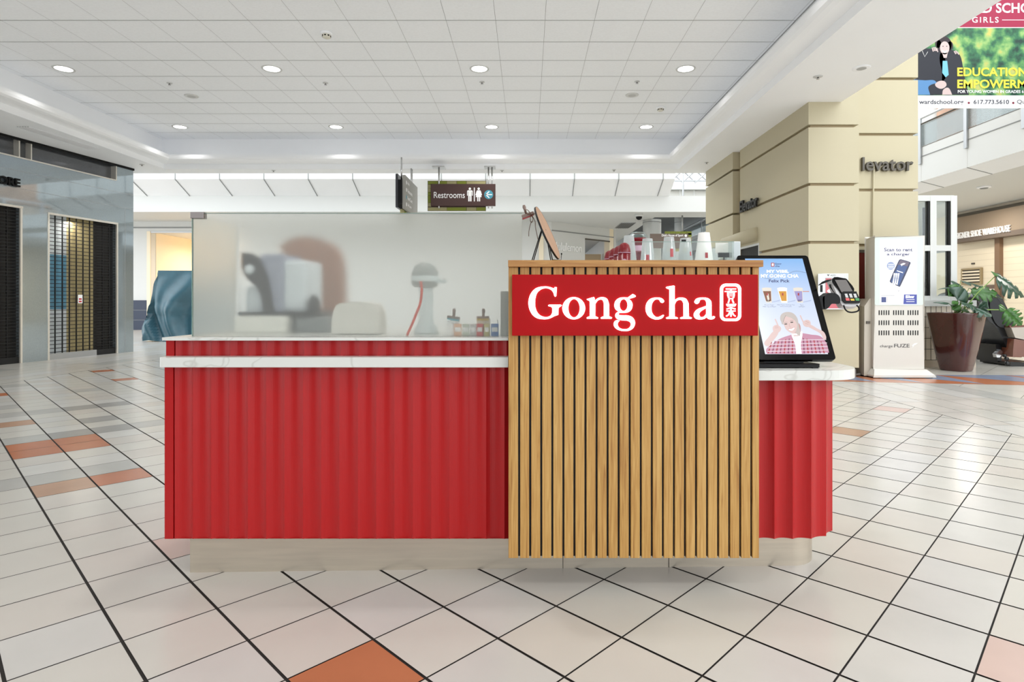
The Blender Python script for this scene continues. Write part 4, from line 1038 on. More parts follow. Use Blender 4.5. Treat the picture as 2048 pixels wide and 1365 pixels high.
g_ = spline([(1190,440,c),(1312,352,c),(1385,400),(1368,428),(1215,475,c),(1280,540),(1305,630),(1275,740),(1190,808),(1080,822),(990,825),(956,850),(990,876),(1080,882),(1200,887),(1300,930),(1356,1010),(1365,1100),(1320,1200),(1220,1262),(1100,1275),(960,1250),(870,1185),(840,1105),(868,1030),(930,1003),(985,1018,c),(950,1055),(938,1120),(985,1195),(1100,1228),(1205,1210),(1262,1140),(1256,1065),(1190,1022),(1080,1010),(985,998),(905,955),(878,885),(905,825),(965,790,c),(885,730),(858,630),(890,520),(980,452),(1080,435)])
glyph(a, g_, [ellipse(1085,628,101,146,32)], 12.41, 1160, 560)
c_ = spline([(590,575),(575,615),(535,630),(492,600),(465,552),(400,532),(320,565),(260,660),(245,790),(265,900),(330,990),(410,1022),(490,1000),(570,958),(588,972),(540,1045),(450,1080),(330,1080),(200,1020),(120,920),(92,780),(120,640),(210,530),(330,488),(440,485),(540,515)])
glyph(a, c_, [], 13.65, 1285, 560)
h_ = spline([(650,205),(675,188,c),(840,160),(880,168,c),(880,565,c),(970,500),(1080,485),(1190,520),(1258,640,c),(1268,1005,c),(1350,1040),(1330,1066,c),(1045,1066,c),(1035,1040),(1130,1005,c),(1128,640,c),(1085,570),(1020,548),(930,585),(880,680,c),(880,1005,c),(970,1040),(955,1066,c),(665,1066,c),(650,1040),(740,1005,c),(745,265,c),(700,245),(660,228)])
glyph(a, h_, [], 13.65, 1285, 560)
a_ = spline([(1755,710,c),(1752,620),(1720,555),(1650,535),(1575,555),(1545,620),(1500,658),(1445,640),(1430,590),(1480,520),(1580,488),(1700,485),(1810,515),(1875,590),(1885,690,c),(1885,985,c),(1905,1020),(1940,995),(1980,1010),(1960,1055),(1890,1082),(1810,1070),(1757,1020,c),(1680,1070),(1560,1085),(1460,1060),(1410,980),(1430,890),(1520,800),(1650,750)])
glyph(a, a_, [spline([(1750,768,c),(1640,830),(1568,890),(1552,950),(1590,1013),(1680,1008),(1750,935,c)])], 13.65, 1285, 560)
a.build('lettering', sign)
a = MB(); s4, ox, oy = 15.17, 1430, 560
glyph(a, rrect(165,117,795,1255,170,8), [rrect(245,197,720,1180,105,8)[::-1]], s4, ox, oy)
def stroke(pts, wd=40, dz=0):
    for q in ribbon(pts, wd): a.poly([W(ox+x/s4, oy+y/s4, YG-.006-dz) for x, y in q], M['letter'], n=(0,.006,0))
for k, q in enumerate([[(345,275),(640,275)],[(490,275),(490,350)],[(310,358),(350,348),(490,345),(620,348),(650,358)],
    [(400,385),(395,460),(420,540),(460,570),(530,570),(570,540),(590,460),(585,385)],[(385,385),(600,385)],[(400,435),(585,435)],[(400,490),(582,490)],[(440,580),(435,630),(410,700)],[(535,580),(545,640),(572,700)],
    [(370,735),(375,775),(400,800),(460,800),(478,775),(480,740)],[(428,735),(428,800)],[(508,740),(515,775),(535,800),(595,800),(620,775),(628,735)],[(565,735),(565,800)],
    [(368,885),(430,870),(490,835),(560,870),(620,885)],[(368,945),(620,945)],[(490,840),(490,1115)],[(455,945),(445,1010),(420,1060),(355,1105)],[(530,945),(540,1010),(565,1060),(622,1105)]]):
    stroke(q, 29 if k not in (5, 6) else 15, k*.00002)
part_label(a.build('seal_emblem', sign), 'round-cornered white seal with two stacked characters')

# ---------------------------------------------------------------- glass on the counter
zg1 = 1.546
scr = thing('frosted_screen', (-.7, 2.56, zct1), 'large frosted glass screen standing on the white counter top', 'glass screen')
xg1 = (1044-CU)*2.56/F
a = MB(); a.box((-1.443, 2.556, zct1), (xg1, 2.566, zg1), M['frost']); a.build('front_pane', scr)
a = MB(); a.box((-1.4445, 2.5555, zct1), (-1.4425, 2.5665, zg1), M['edge']); a.box((-1.443,2.5555,zg1), (xg1,2.5665,zg1+.0015), M['edge']); a.build('pane_edge', scr)
a = MB(); a.box((-1.452, 2.57, zct1), (-1.444, 2.95, zg1-.004), M['frost']); a.build('side_pane', scr)
a = MB(); a.box(W(380,437,2.55), W(407,424,2.55)+Vector((0,.03,0)), mat('clamp_steel', S(140,132,130), .3, metal=.8)); a.build('corner_clamp', scr, bevel=.002)
xs0, xs1, ysd = (1186-CU)*2.9/F, (1472-CU)*2.62/F, 2.62
sh = thing('clear_shield', (.6, 2.62, zct1), 'low clear glass shield behind the oak panel in front of the cups', 'glass screen')
a = MB(); a.box(((1262-CU)*2.62/F, 2.60, zct1), (.90, 2.606, W(0,484,2.603).z), M['clear']); a.build('front_pane', sh)
a = MB(); a.box(((1262-CU)*2.62/F, 2.5995, W(0,484,2.603).z-.001), (.90, 2.6065, W(0,484,2.603).z+.001), M['edge']); a.build('top_edge', sh)
a = MB(); a.box((.893,2.6,zct1), (.90,3.2,W(0,484,2.603).z), M['clear']); a.build('side_pane', sh)
# cups in inverted stacks
def cup(name, x, y, z, r0, r1, h, mt, parent=None, prt=None):
    """inverted cup: wide rim down"""
    a = MB(); a.lathe([(r0+.003,z),(r0+.003,z+.006),(r0,z+.007),(r1,z+h),(r1-.006,z+h+.001),(0.002,z+h-.001)], (x,y,0), mt, 24, caps=False)
    o = a.build(name, loc=(x,y,z)); return o
def cup_stack(u0, u1, vt, Y, r0, r1, h, step, n, mt, where, prt):
    x = ((u0+u1)/2-CU)*Y/F; zt = EYE-(vt-CV)*Y/F; zz = zt-h
    for k in range(n):
        z = zz-step*k
        if z < zct1: break
        o = cup('drink_cup', x, Y, z, r0, r1, h, mt)
        if k == 0:
            tag(o, 'topmost %s cup, upside down, of the stack %s' % ('white paper' if mt is M['cupw'] else 'clear plastic', where), 'cup', 'drink cups in upside-down stacks')
            if prt:
                m_ = MB(); zc = z+h*.45; rr = r0+(r1-r0)*.45
                for (du, s_) in prt:
                    an = R(-90+du)
                    for q in range(3):
                        b0, b1 = an+.09*q-.13, an+.09*(q+1)-.13
                        m_.add([(x+(rr+.0015)*math.cos(b0),Y+(rr+.0015)*math.sin(b0),zc-.016*s_),(x+(rr+.0015)*math.cos(b1),Y+(rr+.0015)*math.sin(b1),zc-.016*s_),(x+(rr+.0002)*math.cos(b1),Y+(rr+.0002)*math.sin(b1),zc+.018*s_),(x+(rr+.0002)*math.cos(b0),Y+(rr+.0002)*math.sin(b0),zc+.018*s_)], [(0,1,2,3)], M['redp'])
                m_.build('printed_logo', o)
        else:
            tag(o, '%s cup nested lower in the stack %s' % ('white paper' if mt is M['cupw'] else 'clear plastic', where), 'cup', 'drink cups in upside-down stacks')
    # the stack stands on the work surface: a lowest cup reaching the top
    return
def col_stack(u, vt, Y, rt, rb, h, mt, where, prt=(), n=5):
    x = (u-CU)*Y/F; zt = EYE-(vt-CV)*Y/F; total = zt-h-zct1-.001; step = total/(n-1)
    ordn = ('topmost', 'second from the top', 'third from the top', 'second lowest', 'lowest')
    for k in range(n):
        z = zct1+.001+step*(n-1-k)
        o = cup('drink_cup', x, Y, z, rb, rt, h, mt)
        kind_ = 'white paper' if mt is M['cupw'] else 'clear plastic'
        tag(o, '%s %s cup, stack %s' % (ordn[k] if k < n-1 else 'lowest', kind_, where), 'cup', 'upside-down drink cups behind the oak panel')
        if k == 0 and prt:
            m_ = MB()
            for (du, s_, zf) in prt:
                zc = z+h*zf; rr = rb+(rt-rb)*zf; an = R(-90+du)
                for q in range(4):
                    b0, b1 = an+.10*s_*(q-2), an+.10*s_*(q-1)
                    m_.add([(x+(rr+.003)*math.cos(b0),Y+(rr+.003)*math.sin(b0),zc-.016*s_),(x+(rr+.003)*math.cos(b1),Y+(rr+.003)*math.sin(b1),zc-.016*s_),(x+(rr+.001)*math.cos(b1),Y+(rr+.001)*math.sin(b1),zc+.016*s_),(x+(rr+.001)*math.cos(b0),Y+(rr+.001)*math.sin(b0),zc+.016*s_)], [(0,1,2,3)], M['redp'])
            m_.build('printed_logo', o)
col_stack(1258, 472, 2.95, .024, .040, .155, M['cup'], 'farthest left, beside the red tube', ((-30,1,.3),))
col_stack(1295, 478, 2.78, .023, .036, .145, M['cup'], 'second from the left, before red tube', ((-10,1.1,.35),))
col_stack(1338, 475, 2.80, .023, .038, .150, M['cup'], 'in the middle, under the directory sign', ((10,1.2,.5),(-30,.8,.15)))
col_stack(1371, 477, 2.82, .024, .038, .150, M['cup'], 'second from the right, black label', ((30,.6,.5),))
col_stack(1408, 466, 2.85, .026, .046, .170, M['cupw'], 'tallest, at the right', ((0,.8,.35),), 4)
a = MB(); xx = (1362.5-CU)*2.78/F; a.box((xx-.001,2.770,W(0,484,2.77).z), (xx+.02,2.774,W(0,479.5,2.77).z), M['black']); tag(a.build('cup_label', loc=(xx,2.77,1.45)), 'tiny black label stuck on the clear cup stack second from the right', 'label')
# red cup with pink band
x_ = (1276-CU)*3.1/F; zt_ = EYE+(602-477)*3.1/F
t = thing('red_tumbler', (x_,3.1,zct1), 'tall red tumbler with a pink lettered band between clear cup stacks', 'cup')
a = MB(); a.lathe([(.028,zct1),(.028,1.17),(.033,1.20),(.041,zt_-.01),(.045,zt_-.008),(.045,zt_),(.040,zt_)], (x_,3.1,0), M['cupred'], 28); a.build('body', t)
a = MB(); a.lathe([(.0355,zt_-.145),(.0408,zt_-.04)], (x_,3.1,0), M['pinkp'], 28, caps=False); a.build('pink_band', t)
a = MB(); put_text(a, 'TT', (x_-.028,3.1-.046,zt_-.10), (1,0,0), (0,0,1), M['cupred'], width=.05, height=.03, bold=.02); a.build('lettering', t)
a = MB(); z9 = zt_+.002; a.lathe([(.047,z9),(.047,z9+.012),(.03,z9+.03)], (x_,3.1,0), M['clear_g'], 24); a.build('lid', t)
# four red rounded canisters
for k, (u_, vt_, Y_) in enumerate(((1215,501.5,3.35),(1224.5,496.5,3.15),(1234,491.5,3.03),(1243.5,485.5,2.80))):
    x_ = (u_-CU)*Y_/F+.012; zt_ = EYE+(602-vt_)*Y_/F; nm = ('farthest and leftmost','second from the left','third from the left','nearest and rightmost')[k]
    t = thing('red_canister', (x_,Y_,zct1), 'red round-topped canister with a white dot, %s of four' % nm, 'canister', 'red canisters behind the oak panel')
    a = MB(); r_ = .029; a.lathe([(r_*.9,zct1),(r_,zct1+.02),(r_,zt_-.05)], (x_,Y_,0), M['cupred'], 24); a.build('body', t)
    a = MB(); a.lathe([(r_*1.03,zt_-.052),(r_*1.03,zt_-.044),(r_,zt_-.035),(r_*.8,zt_-.012),(r_*.4,zt_-.002),(.002,zt_)], (x_,Y_,0), M['cupred'], 24); a.build('lid', t)
    a = MB(); a.lathe([(r_*1.035,zt_-.05),(r_*1.035,zt_-.047)], (x_,Y_,0), M['pinkp'], 24, caps=False); a.build('rim_line', t)
    a = MB(); a.poly([(x_+.012*math.cos(q*math.pi/8)-.004, Y_-r_-.001, zt_-.09+.012*math.sin(q*math.pi/8)) for q in range(16)], M['pinkp']); a.build('printed_dot', t)
# small card holder and bins at the right
x_ = (1448-CU)*2.72/F
t = thing('card_holder', (x_,2.72,zct1), 'black clip stand holding a blank card at the right end of the counter', 'card holder')
a = MB(); a.tube([(x_,2.72,zct1),(x_,2.72,W(0,514,2.72).z)], .004, M['black'], 8); a.lathe([(.03,zct1),(.03,zct1+.008)], (x_,2.72,0), M['black'], 20); a.build('stem', t)
a = MB(); a.box(W(1437,515,2.715), W(1457,506,2.725), M['black']); a.build('clip', t)
a = MB(); a.box(W(1431,507,2.722), W(1456,486,2.724), mat('card_pale', S(226,220,214), .5)); a.build('card', t)
a = MB(); a.box((W(1457,0,2.95).x,2.90,zct1), (W(1474,0,2.95).x,3.02,W(0,483,2.9).z), mat('clear_bin', S(200,208,210), .2)); tag(a.build('straw_box', loc=(W(1465,0,2.95).x,2.95,zct1), bevel=.003), 'pale upright plastic box at the right end behind the clear shield', 'box')
a = MB(); a.box((W(1419,0,3.0).x,2.95,zct1), (W(1431,0,3.0).x,3.05,W(0,497,2.95).z), mat('bin_white', S(236,236,236), .4)); tag(a.build('napkin_box', loc=(W(1425,0,3.0).x,3.0,zct1), bevel=.003), 'small white box between the white cups and the card holder', 'box')

# disc on a wire easel
YE = 2.46; ze = 1.333
def E_(u, v, y=YE): return W(u, v, y)
t = thing('wire_easel', (E_(1085,520).x, YE, ze), 'black wire easel standing on the oak cap board', 'easel')
for dy_, pts in ((0, [(1064,521),(1083,460),(1087,457),(1091,460),(1101.5,521)]), (.10, [(1067,521),(1085,458),(1089,455.5),(1093,458),(1106.5,521)])):
    a = MB(); P_ = [E_(u, v, YE-.03)+Vector((0,dy_*.0,0)) for u, v in pts]; P_ = [p+Vector((0,dy_*(.0 if i in (0,4) else .0)+dy_*.55,0)) for i, p in enumerate(P_)]
    P_ = [Vector((q.x, q.y, max(q.z, ze+.002))) for q in P_]; a.tube(P_, .0024, M['black'], 6); a.build('leg', t)
a = MB(); P_ = [E_(1104,520,YE-.02), E_(1122,520.5,YE-.02), E_(1123,508,YE-.02)]; P_ = [Vector((q.x,q.y,max(q.z,ze+.002))) for q in P_]; a.tube(P_, .0016, M['black'], 6); a.lathe([(.003,-.003),(.003,.003)], P_[-1], M['black'], 8); a.build('front_hook', t)
ctr = E_(1094.5, 466.5, YE); e1 = Vector((-.40,0,.917)).normalized(); e2 = Vector((.19,.98,.06)); e2 = (e2-e1*e2.dot(e1)).normalized(); nn = e1.cross(e2).normalized(); rad = .117
t = thing('round_board', ctr-e1*rad, 'thin round tan board leaning edge-on against the wire easel', 'board')
ND = 40; th = .0035
a = MB(); ring_ = [ctr+(e1*math.cos(2*math.pi*k/ND)+e2*math.sin(2*math.pi*k/ND))*rad for k in range(ND)]
a.add([p+nn*th for p in ring_]+[p-nn*th for p in ring_], [tuple(range(ND)), tuple(range(2*ND-1, ND-1, -1))], M['board']); a.build('disc', t)
a = MB(); a.add([p+nn*(th+.0004)+(p-ctr).normalized()*.0006 for p in ring_]+[p-nn*(th+.0004)+(p-ctr).normalized()*.0006 for p in ring_], [(i,(i+1)%ND,ND+(i+1)%ND,ND+i) for i in range(ND)], M['dark']); a.build('edge_band', t)
# bag clip with a twine bow on the screen corner
ct = E_(1056, 431, 2.50); t = thing('bag_clip', ct, 'brown and red bag clip tied with twine at the frosted screen corner', 'clip')
cx_ = Vector((.94,0,.34)).normalized(); cz_ = Vector((-.34,0,.94)); k_ = 2.50/F
a = MB(); a.obox(ct, cx_*12.5*k_, (0,.008,0), cz_*4*k_, M['clip']); a.build('jaw', t, bevel=.001)
a = MB(); a.obox(ct-cz_*3.4*k_-cx_*2*k_, cx_*11*k_, (0,.0085,0), cz_*1.2*k_, M['clipred']); a.build('red_strip', t)
a = MB(); a.tube([E_(1052,428,2.5),E_(1050,420,2.5),E_(1048.5,415,2.5),E_(1047.5,410.5,2.5)], [.004,.0055,.0075,.005], M['clip'], 12); a.build('handle', t)
a = MB()
for pts in ([(1062,430),(1057,422),(1052,420),(1054,427),(1062,430)], [(1062,430),(1066,438),(1063,445),(1060.5,438),(1062,430)], [(1063,443),(1060,452),(1058,462),(1057.5,473)], [(1065,433),(1070,443),(1071,455),(1074,470),(1076,479)], [(1062,430),(1068,428),(1080,424.5)]):
    P_ = spline(pts, 4, closed=False); a.tube([E_(u, v, 2.49-.0005*i) for i, (u, v) in enumerate(P_)], .0014, M['twine'], 6)
a.build('twine_bow', t)

# ---------------------------------------------------------------- things behind the frosted glass
zc = zct1
gm = mat('machine_grey', S(146,152,170), .4); gm2 = mat('machine_charcoal', S(26,24,28), .4); gl_ = mat('machine_light', S(205,214,220), .35)
Ym = 2.86
def mX(u, Y=Ym): return (u-CU)*Y/F
def mZ(v, Y=Ym): return EYE-(v-CV)*Y/F
t = thing('sealing_machine', (mX(540),Ym,mZ(632)), 'dark grey machine with curved arm, blurred behind the frosted glass at left', 'machine')
a = MB(); a.box((mX(520),Ym,mZ(632)), (mX(566),Ym+.25,mZ(508)), gm); a.build('tower', t, bevel=.01)
a = MB(); arm = spline([(486,507,1),(500,507),(520,520),(535,550),(543,585),(550,632,1),(530,632,1),(527,600),(516,575),(500,560),(488,540)], 5)
a.poly([(mX(u),Ym-.02,mZ(v)) for u, v in arm], gm2, n=(0,.05,0)); a.build('arm', t)
a = MB(); a.lathe([(.001,-.03),(.022,-.03),(.024,0)], (mX(503),Ym-.0,mZ(540)), gl_, 24, axis='y'); a.build('dial', t)
a = MB(); a.box((mX(484),Ym-.03,mZ(632)), (mX(634),Ym+.26,mZ(624)), gm2); a.build('base_plate', t)
a = MB(); a.poly([(mX(u),Ym+.03,mZ(v)) for u, v in spline([(488,624,1),(489,575),(505,575),(522,600),(526,624,1)], 4)], gl_, n=(0,.1,0)); a.build('light_cover', t)
a = MB(); a.box((mX(563),Ym+.01,mZ(625)), (mX(610),Ym+.25,mZ(520)), gl_); a.build('hopper', t, bevel=.02)
a = MB(); a.lathe([(.012,-.02),(.026,0),(.03,.03),(.02,.06),(.008,.075)], (mX(625),Ym+.02,mZ(622)), gm2, 20); a.build('knob', t)
a = MB(); a.box((mX(480),Ym-.06,zc), (mX(582),Ym+.3,mZ(632)), mat('box_white', S(226,226,220), .5)); tag(a.build('storage_box', loc=(mX(530),Ym,zc), bevel=.006), 'white box carrying the dark grey machine behind the frosted glass', 'box')
a = MB(); a.box((mX(590),Ym+.0,zc), (mX(655),Ym+.26,mZ(634)), mat('box_grey', S(130,136,138), .5)); tag(a.build('storage_box', loc=(mX(620),Ym,zc), bevel=.01), 'grey box right of the white box behind the frosted glass', 'box')
YP = 3.35
a = MB(); br = mat('paper_brown', S(150,112,92), .8, noise=(4,.1))
o_ = [((u-CU)*YP/F, YP, EYE-(v-CV)*YP/F) for u, v in spline([(560,500),(575,482),(605,474),(640,480),(668,505),(676,560),(676,640),(666,664),(640,664),(628,620),(615,540)], 5)]
a.poly(o_, br, n=(0,.16,0)); tag(a.build('paper_sack', loc=(o_[0][0],YP,zc), bevel=.02), 'large brown rounded shape, heavily blurred, above and behind the grey machine', 'sack')
a = MB(); Y6 = 2.68; a.poly([((u-CU)*Y6/F, Y6, EYE-(v-CV)*Y6/F) for u, v in spline([(663,668,1),(664,640),(672,612),(690,606),(740,606),(752,618),(757,645),(757,668,1)], 5)], mat('bin_pale', S(216,214,208), .5), n=(0,.16,0))
tag(a.build('rounded_bin', loc=((710-CU)*Y6/F,Y6,zc), bevel=.008), 'pale rounded bin standing behind the frosted glass, left of the steel dispenser', 'bin')
Y7 = 2.72; dx_ = (848-CU)*Y7/F; m7 = mat('dispenser_steel', S(208,218,220), .3); m7d = mat('dispenser_dark', S(158,164,162), .35)
t = thing('shaker_machine', (dx_,Y7,zc), 'steel column machine with domed head and red hose behind the frosted glass', 'machine')
def q7(v): return EYE-(v-CV)*Y7/F
a = MB(); a.lathe([(.055,zc),(.055,zc+.02),(.034,q7(645)),(.032,q7(580)),(.036,q7(574))], (dx_+.005,Y7+.03,0), m7, 28); a.build('column', t)
a = MB(); a.lathe([(.045,q7(575)),(.06,q7(570)),(.063,q7(556)),(.060,q7(545)),(.048,q7(533)),(.025,q7(526)),(.002,q7(524.5))], (dx_,Y7+.03,0), m7d, 32); a.build('dome_head', t)
a = MB(); a.lathe([(.0635,q7(563)),(.0650,q7(557)),(.0635,q7(552))], (dx_,Y7+.03,0), m7, 32, caps=False); a.obox((dx_+.06,Y7+.01,q7(563)), (.04,0,0), (0,.015,0), (.0,0,.008), m7); a.build('collar', t)
a = MB(); a.tube([W(u,v,Y_) for (u,v),Y_ in zip(spline([(841.5,563),(843.5,580),(841,605),(831,632),(823,652),(814,671)],4,closed=False), [2.60]*40)], .0055, mat('red_hose', S(206,66,34), .4), 10)
part_label(a.build('hose', t), 'orange-red hose')
# clipped bags, small packs and a plain box close to the glass
Y8 = 2.588
def b8(u, v, y=0): return W(u, v, Y8+y)
def pack(name, u0, v0, u1, v1, mt, lab, dd=.03, cat='packet', y=0):
    a = MB(); A, B = b8(u0, v0, y), b8(u1, v1, y); zz = zc if v1 > 668 else B.z
    a.box((A.x, A.y, zz), (B.x, A.y+dd, A.z), mt); o = a.build(name, loc=((A.x+B.x)/2, A.y, zc), bevel=.002); return tag(o, lab, cat)
pw = mat('packet_white', S(236,236,236), .5)
pack('paper_bag', 893, 641, 919, 672, pw, 'white bag closed by the blue clip behind the frosted glass', .02, 'bag', .014)
pack('paper_bag', 953, 638, 980, 672, mat('packet_cream', S(232,226,212), .5), 'cream bag closed by the yellow clip behind the frosted glass', .02, 'bag', .014)
for u_, c_, nm, tl in ((907, S(60,160,180), 'blue', 4), (966, S(206,170,40), 'yellow', 0)):
    v_ = 636.5; tt = thing('bag_clip', b8(u_, 638), 'metal bag clip with a %s strip behind the frosted glass' % nm, 'clip')
    ax = Vector((math.cos(R(tl*2)),0,-math.sin(R(tl*2)))); az = Vector((math.sin(R(tl*2)),0,math.cos(R(tl*2)))); kk = Y8/F
    a = MB(); a.obox(b8(u_, v_-.5, .012), ax*12.5*kk, (0,.008,0), az*3.2*kk, M['clip']); a.build('jaw', tt)
    a = MB(); a.obox(b8(u_-.3, v_+2.8, .010), ax*12*kk, (0,.009,0), az*1.5*kk, mat('clip_'+nm, c_, .4)); a.build('color_strip', tt)
    a = MB(); a.tube([b8(u_+.5,v_-3,.01),b8(u_+1,v_-9,.01),b8(u_+1.2,v_-15,.01),b8(u_+1.2,v_-19,.01)], [.006,.006,.0075,.005], M['clip'], 12); a.build('handle', tt)
for (u0, u1, c_, nm) in ((908,923,S(226,180,150),'peach'),(925,938,S(190,200,186),'pale green'),(940,952,S(196,196,196),'pale grey'),(953,966,S(206,90,96),'red and white'),(968,979,S(200,190,130),'sand yellow'),(982,997,S(90,130,190),'blue')):
    o = pack('drink_packet', u0, 648, u1, 672, mat('packet_'+nm.replace(' ','_'), c_, .5), '%s sample packet in the row behind the frosted glass' % nm, .012, 'packet'); 
    a = MB(); A, B = b8(u0+1.5, 655, -.001), b8(u1-1.5, 664, -.001); a.box(A, B+Vector((0,.0006,0)), pw); a.build('label', o)
pack('plain_box', 1001, 583, 1030, 672, mat('box_light_grey', S(190,192,188), .5), 'tall plain grey box behind the frosted glass next to the oak panel', .06, 'box')
a = MB(); a.tube([b8(995,640,.02),b8(996,656,.02),b8(995,671,.02)], .0015, M['black'], 6); tag(a.build('thin_stick', loc=b8(995,671,.02)), 'thin dark stick left of the tall grey box behind frosted glass', 'stick')

# ---------------------------------------------------------------- self-order touch screen
A0 = Vector((0.0, 2.55, .917)); A1 = Vector((0.0, 2.81, 1.384)); up = (A1-A0).normalized(); Lz = (A1-A0).length; exx = Vector((1,0,0)); nf = exx.cross(up)*-1   # nf points back
xo0, xo1 = .985, 1.321
t = thing('order_screen', ((xo0+xo1)/2, 2.6, .886), 'tall black self-order touch screen tilted back on the right ledge', 'touch screen')
def sp(x, s, o=0): return Vector((x,0,0))+Vector((0,A0.y,A0.z))+up*s-exx.cross(up)*(-o)   # o>0 is towards the viewer
a = MB(); fr_ = rrect(xo0, 0, xo1, Lz, .014, 6)
a.poly([Vector((x,A0.y,A0.z))+up*s for x, s in fr_], M['blackg'], n=exx.cross(up)*-.022); a.build('housing', t)
nv = exx.cross(up)
sx0, sx1, ss0, ss1 = 1.021, 1.292, .026, Lz-.018
# drawing units: the photograph's own pixels re-read on the screen plane
class ScreenPanel(Panel):
    def p(self, x, y, l=0):
        # intersect the sight line with the tilted plane, then keep it there
        d = Vector(((x-CU)/F, 1, -(y-CV)/F)); o_ = Vector((0,0,EYE)); p0 = Vector((0,A0.y,A0.z))
        k_ = (p0-o_).dot(nv)/d.dot(nv); return o_+d*k_+nv*(.0008+l*.0003)
def emat(n_, c_, e=.54):
    return mat('lcd_'+n_, (0.02,0.02,0.02,1), .25, emit=e, ecol=c_)
def lcd_grad():
    m = bpy.data.materials.new('lcd_sky'); m.use_nodes = True; nt = m.node_tree; b = nt.nodes['Principled BSDF']; N = nt.nodes.new; L = nt.links.new
    tc = N('ShaderNodeTexCoord'); sp_ = N('ShaderNodeSeparateXYZ'); L(tc.outputs['Object'], sp_.inputs[0]); mr = N('ShaderNodeMapRange'); mr.inputs['From Min'].default_value = .06; mr.inputs['From Max'].default_value = .5; L(sp_.outputs[2], mr.inputs['Value'])
    cr = N('ShaderNodeValToRGB'); L(mr.outputs[0], cr.inputs[0]); e = cr.color_ramp.elements; e[0].position = .1; e[0].color = S(232,236,250); e[1].position = 1; e[1].color = S(124,182,240); q = e.new(.55); q.color = S(206,220,248)
    L(cr.outputs[0], b.inputs['Emission Color']); b.inputs['Emission Strength'].default_value = .6; b.inputs['Base Color'].default_value = (.02,.02,.02,1); b.inputs['Roughness'].default_value = .2
    return m
pn = ScreenPanel((0,0,0),(1,0,0),(0,0,1),0,0,1,1)
def scr_quad(mb, x0, x1, s0, s1, l, mt): mb.add([Vector((x,A0.y,A0.z))+up*s+nv*(.0008+l*.0003) for x, s in ((x0,s0),(x1,s0),(x1,s1),(x0,s1))], [(0,1,2,3)], mt)
scr_quad(pn.mb, sx0, sx1, ss0, ss1, 0, lcd_grad())
Wh = emat('white', (1,1,1,1), .95); Nv = emat('navy', S(44,44,110)); Rd = emat('red', S(180,40,46)); Bk = emat('black', S(30,24,24)); Gy = emat('grey', S(90,96,110))
Am = emat('amber', S(226,160,40)); Bn = emat('brown', S(136,74,34)); Vi = emat('violet', S(170,160,214)); Cr = emat('cream', S(246,238,224)); Sk = emat('skin', S(238,208,204)); Sk2 = emat('skin_shade', S(208,164,160)); Ha = emat('hair', S(210,200,194)); Ha2 = emat('hair_shade', S(140,122,116)); Pk = emat('plaid', S(212,150,176)); Pk2 = emat('plaid_dark', S(140,60,96)); Or = emat('orange', S(226,150,120)); Bl = emat('shadow_blue', S(190,204,236))
def ptext(s, x0, y0, x1, y1, mt, l, bold=0.02, slant=0):
    vs, fs = text_geo(s, bold, 1.0, slant); a0 = min(v.x for v in vs); a1 = max(v.x for v in vs); b0 = min(v.y for v in vs); b1 = max(v.y for v in vs)
    pn.mb.add([pn.p(x0+(v.x-a0)/(a1-a0)*(x1-x0), y1-(v.y-b0)/(b1-b0)*(y1-y0), l) for v in vs], fs, mt)
def prect(x0, y0, x1, y1, mt, l): pn.poly([(x0,y0),(x1,y0),(x1,y1),(x0,y1)], mt, l)
prect(1542,526,1548.5,534,Rd,1); prect(1543.5,527.5,1547,532.5,Wh,2); ptext('Gong',1549.5,526.5,1562.5,531,Nv,1); ptext('cha',1550,531,1559,534.5,Nv,1)
ptext('MY VIBE,',1533,540.5,1577,547,Wh,2,.025); ptext('MY GONG CHA',1521.5,549,1597,556,Wh,2,.025); ptext('Felix Pick',1537.5,559.5,1579,565.5,Nv,2,.02)
pn.poly(ribbon(spline([(1521,553.5),(1530,557),(1543,557),(1549,549),(1552,548)],4,closed=False),.5)[0], Gy, 3); pn.poly(ribbon(spline([(1578,548),(1586,544),(1596,543),(1607,545.5),(1614,547)],4,closed=False),.5)[0], Gy, 3)
for cx, bod, top_, pearls in ((1534.5,Bn,Cr,True),(1565.5,Am,Wh,False),(1597,Vi,Cr,True)):
    pn.poly([(cx+8,604.5),(cx+26,600),(cx+24,603),(cx+8,606)], Bl, 1)
    pn.poly([(cx-11,578),(cx+8,578),(cx+9,606),(cx-2.5,606)], top_, 2); pn.poly([(cx-8.8,583),(cx+7,583),(cx+7.8,603),(cx-2.6,603)], bod, 3)
    if bod is Bn: pn.poly([(cx-2,590),(cx+2,588),(cx+4,600),(cx+1,604)], Cr, 4)
    pn.mb.add([pn.p(cx-1.5+10*math.cos(q*math.pi/8), 578-2.2*math.sin(q*math.pi/8), 4) for q in range(16)], [tuple(range(16))], top_)
    prect(cx-2,587,cx+1,592,Rd,5)
    if pearls:
        for q in range(9): pn.mb.add([pn.p(cx-1+1.6*(q%5)+.8*math.cos(w_*math.pi/3), 601.5+2*(q//5)+.8*math.sin(w_*math.pi/3), 6) for w_ in range(6)], [tuple(range(6))], Bk)
prect(1605,583,1618,584.6,Or,3)
for (cx, l1, l2, w1, w2) in ((1538.5,'Brown Sugar','Milk Tea w/Pearl',9.5,13),(1571.5,'Milk Foam Oolong Tea','w/Coconut Jelly',17.5,11.5),(1603,'Taro','w/Pearl',3.5,6)):
    ptext(l1,cx-w1,609.5,cx+w1,611.7,Gy,2,0); ptext(l2,cx-w2,613,cx+w2,615,Gy,2,0)
def psm(pts, mt, l): pn.poly(spline(pts, 4), mt, l)
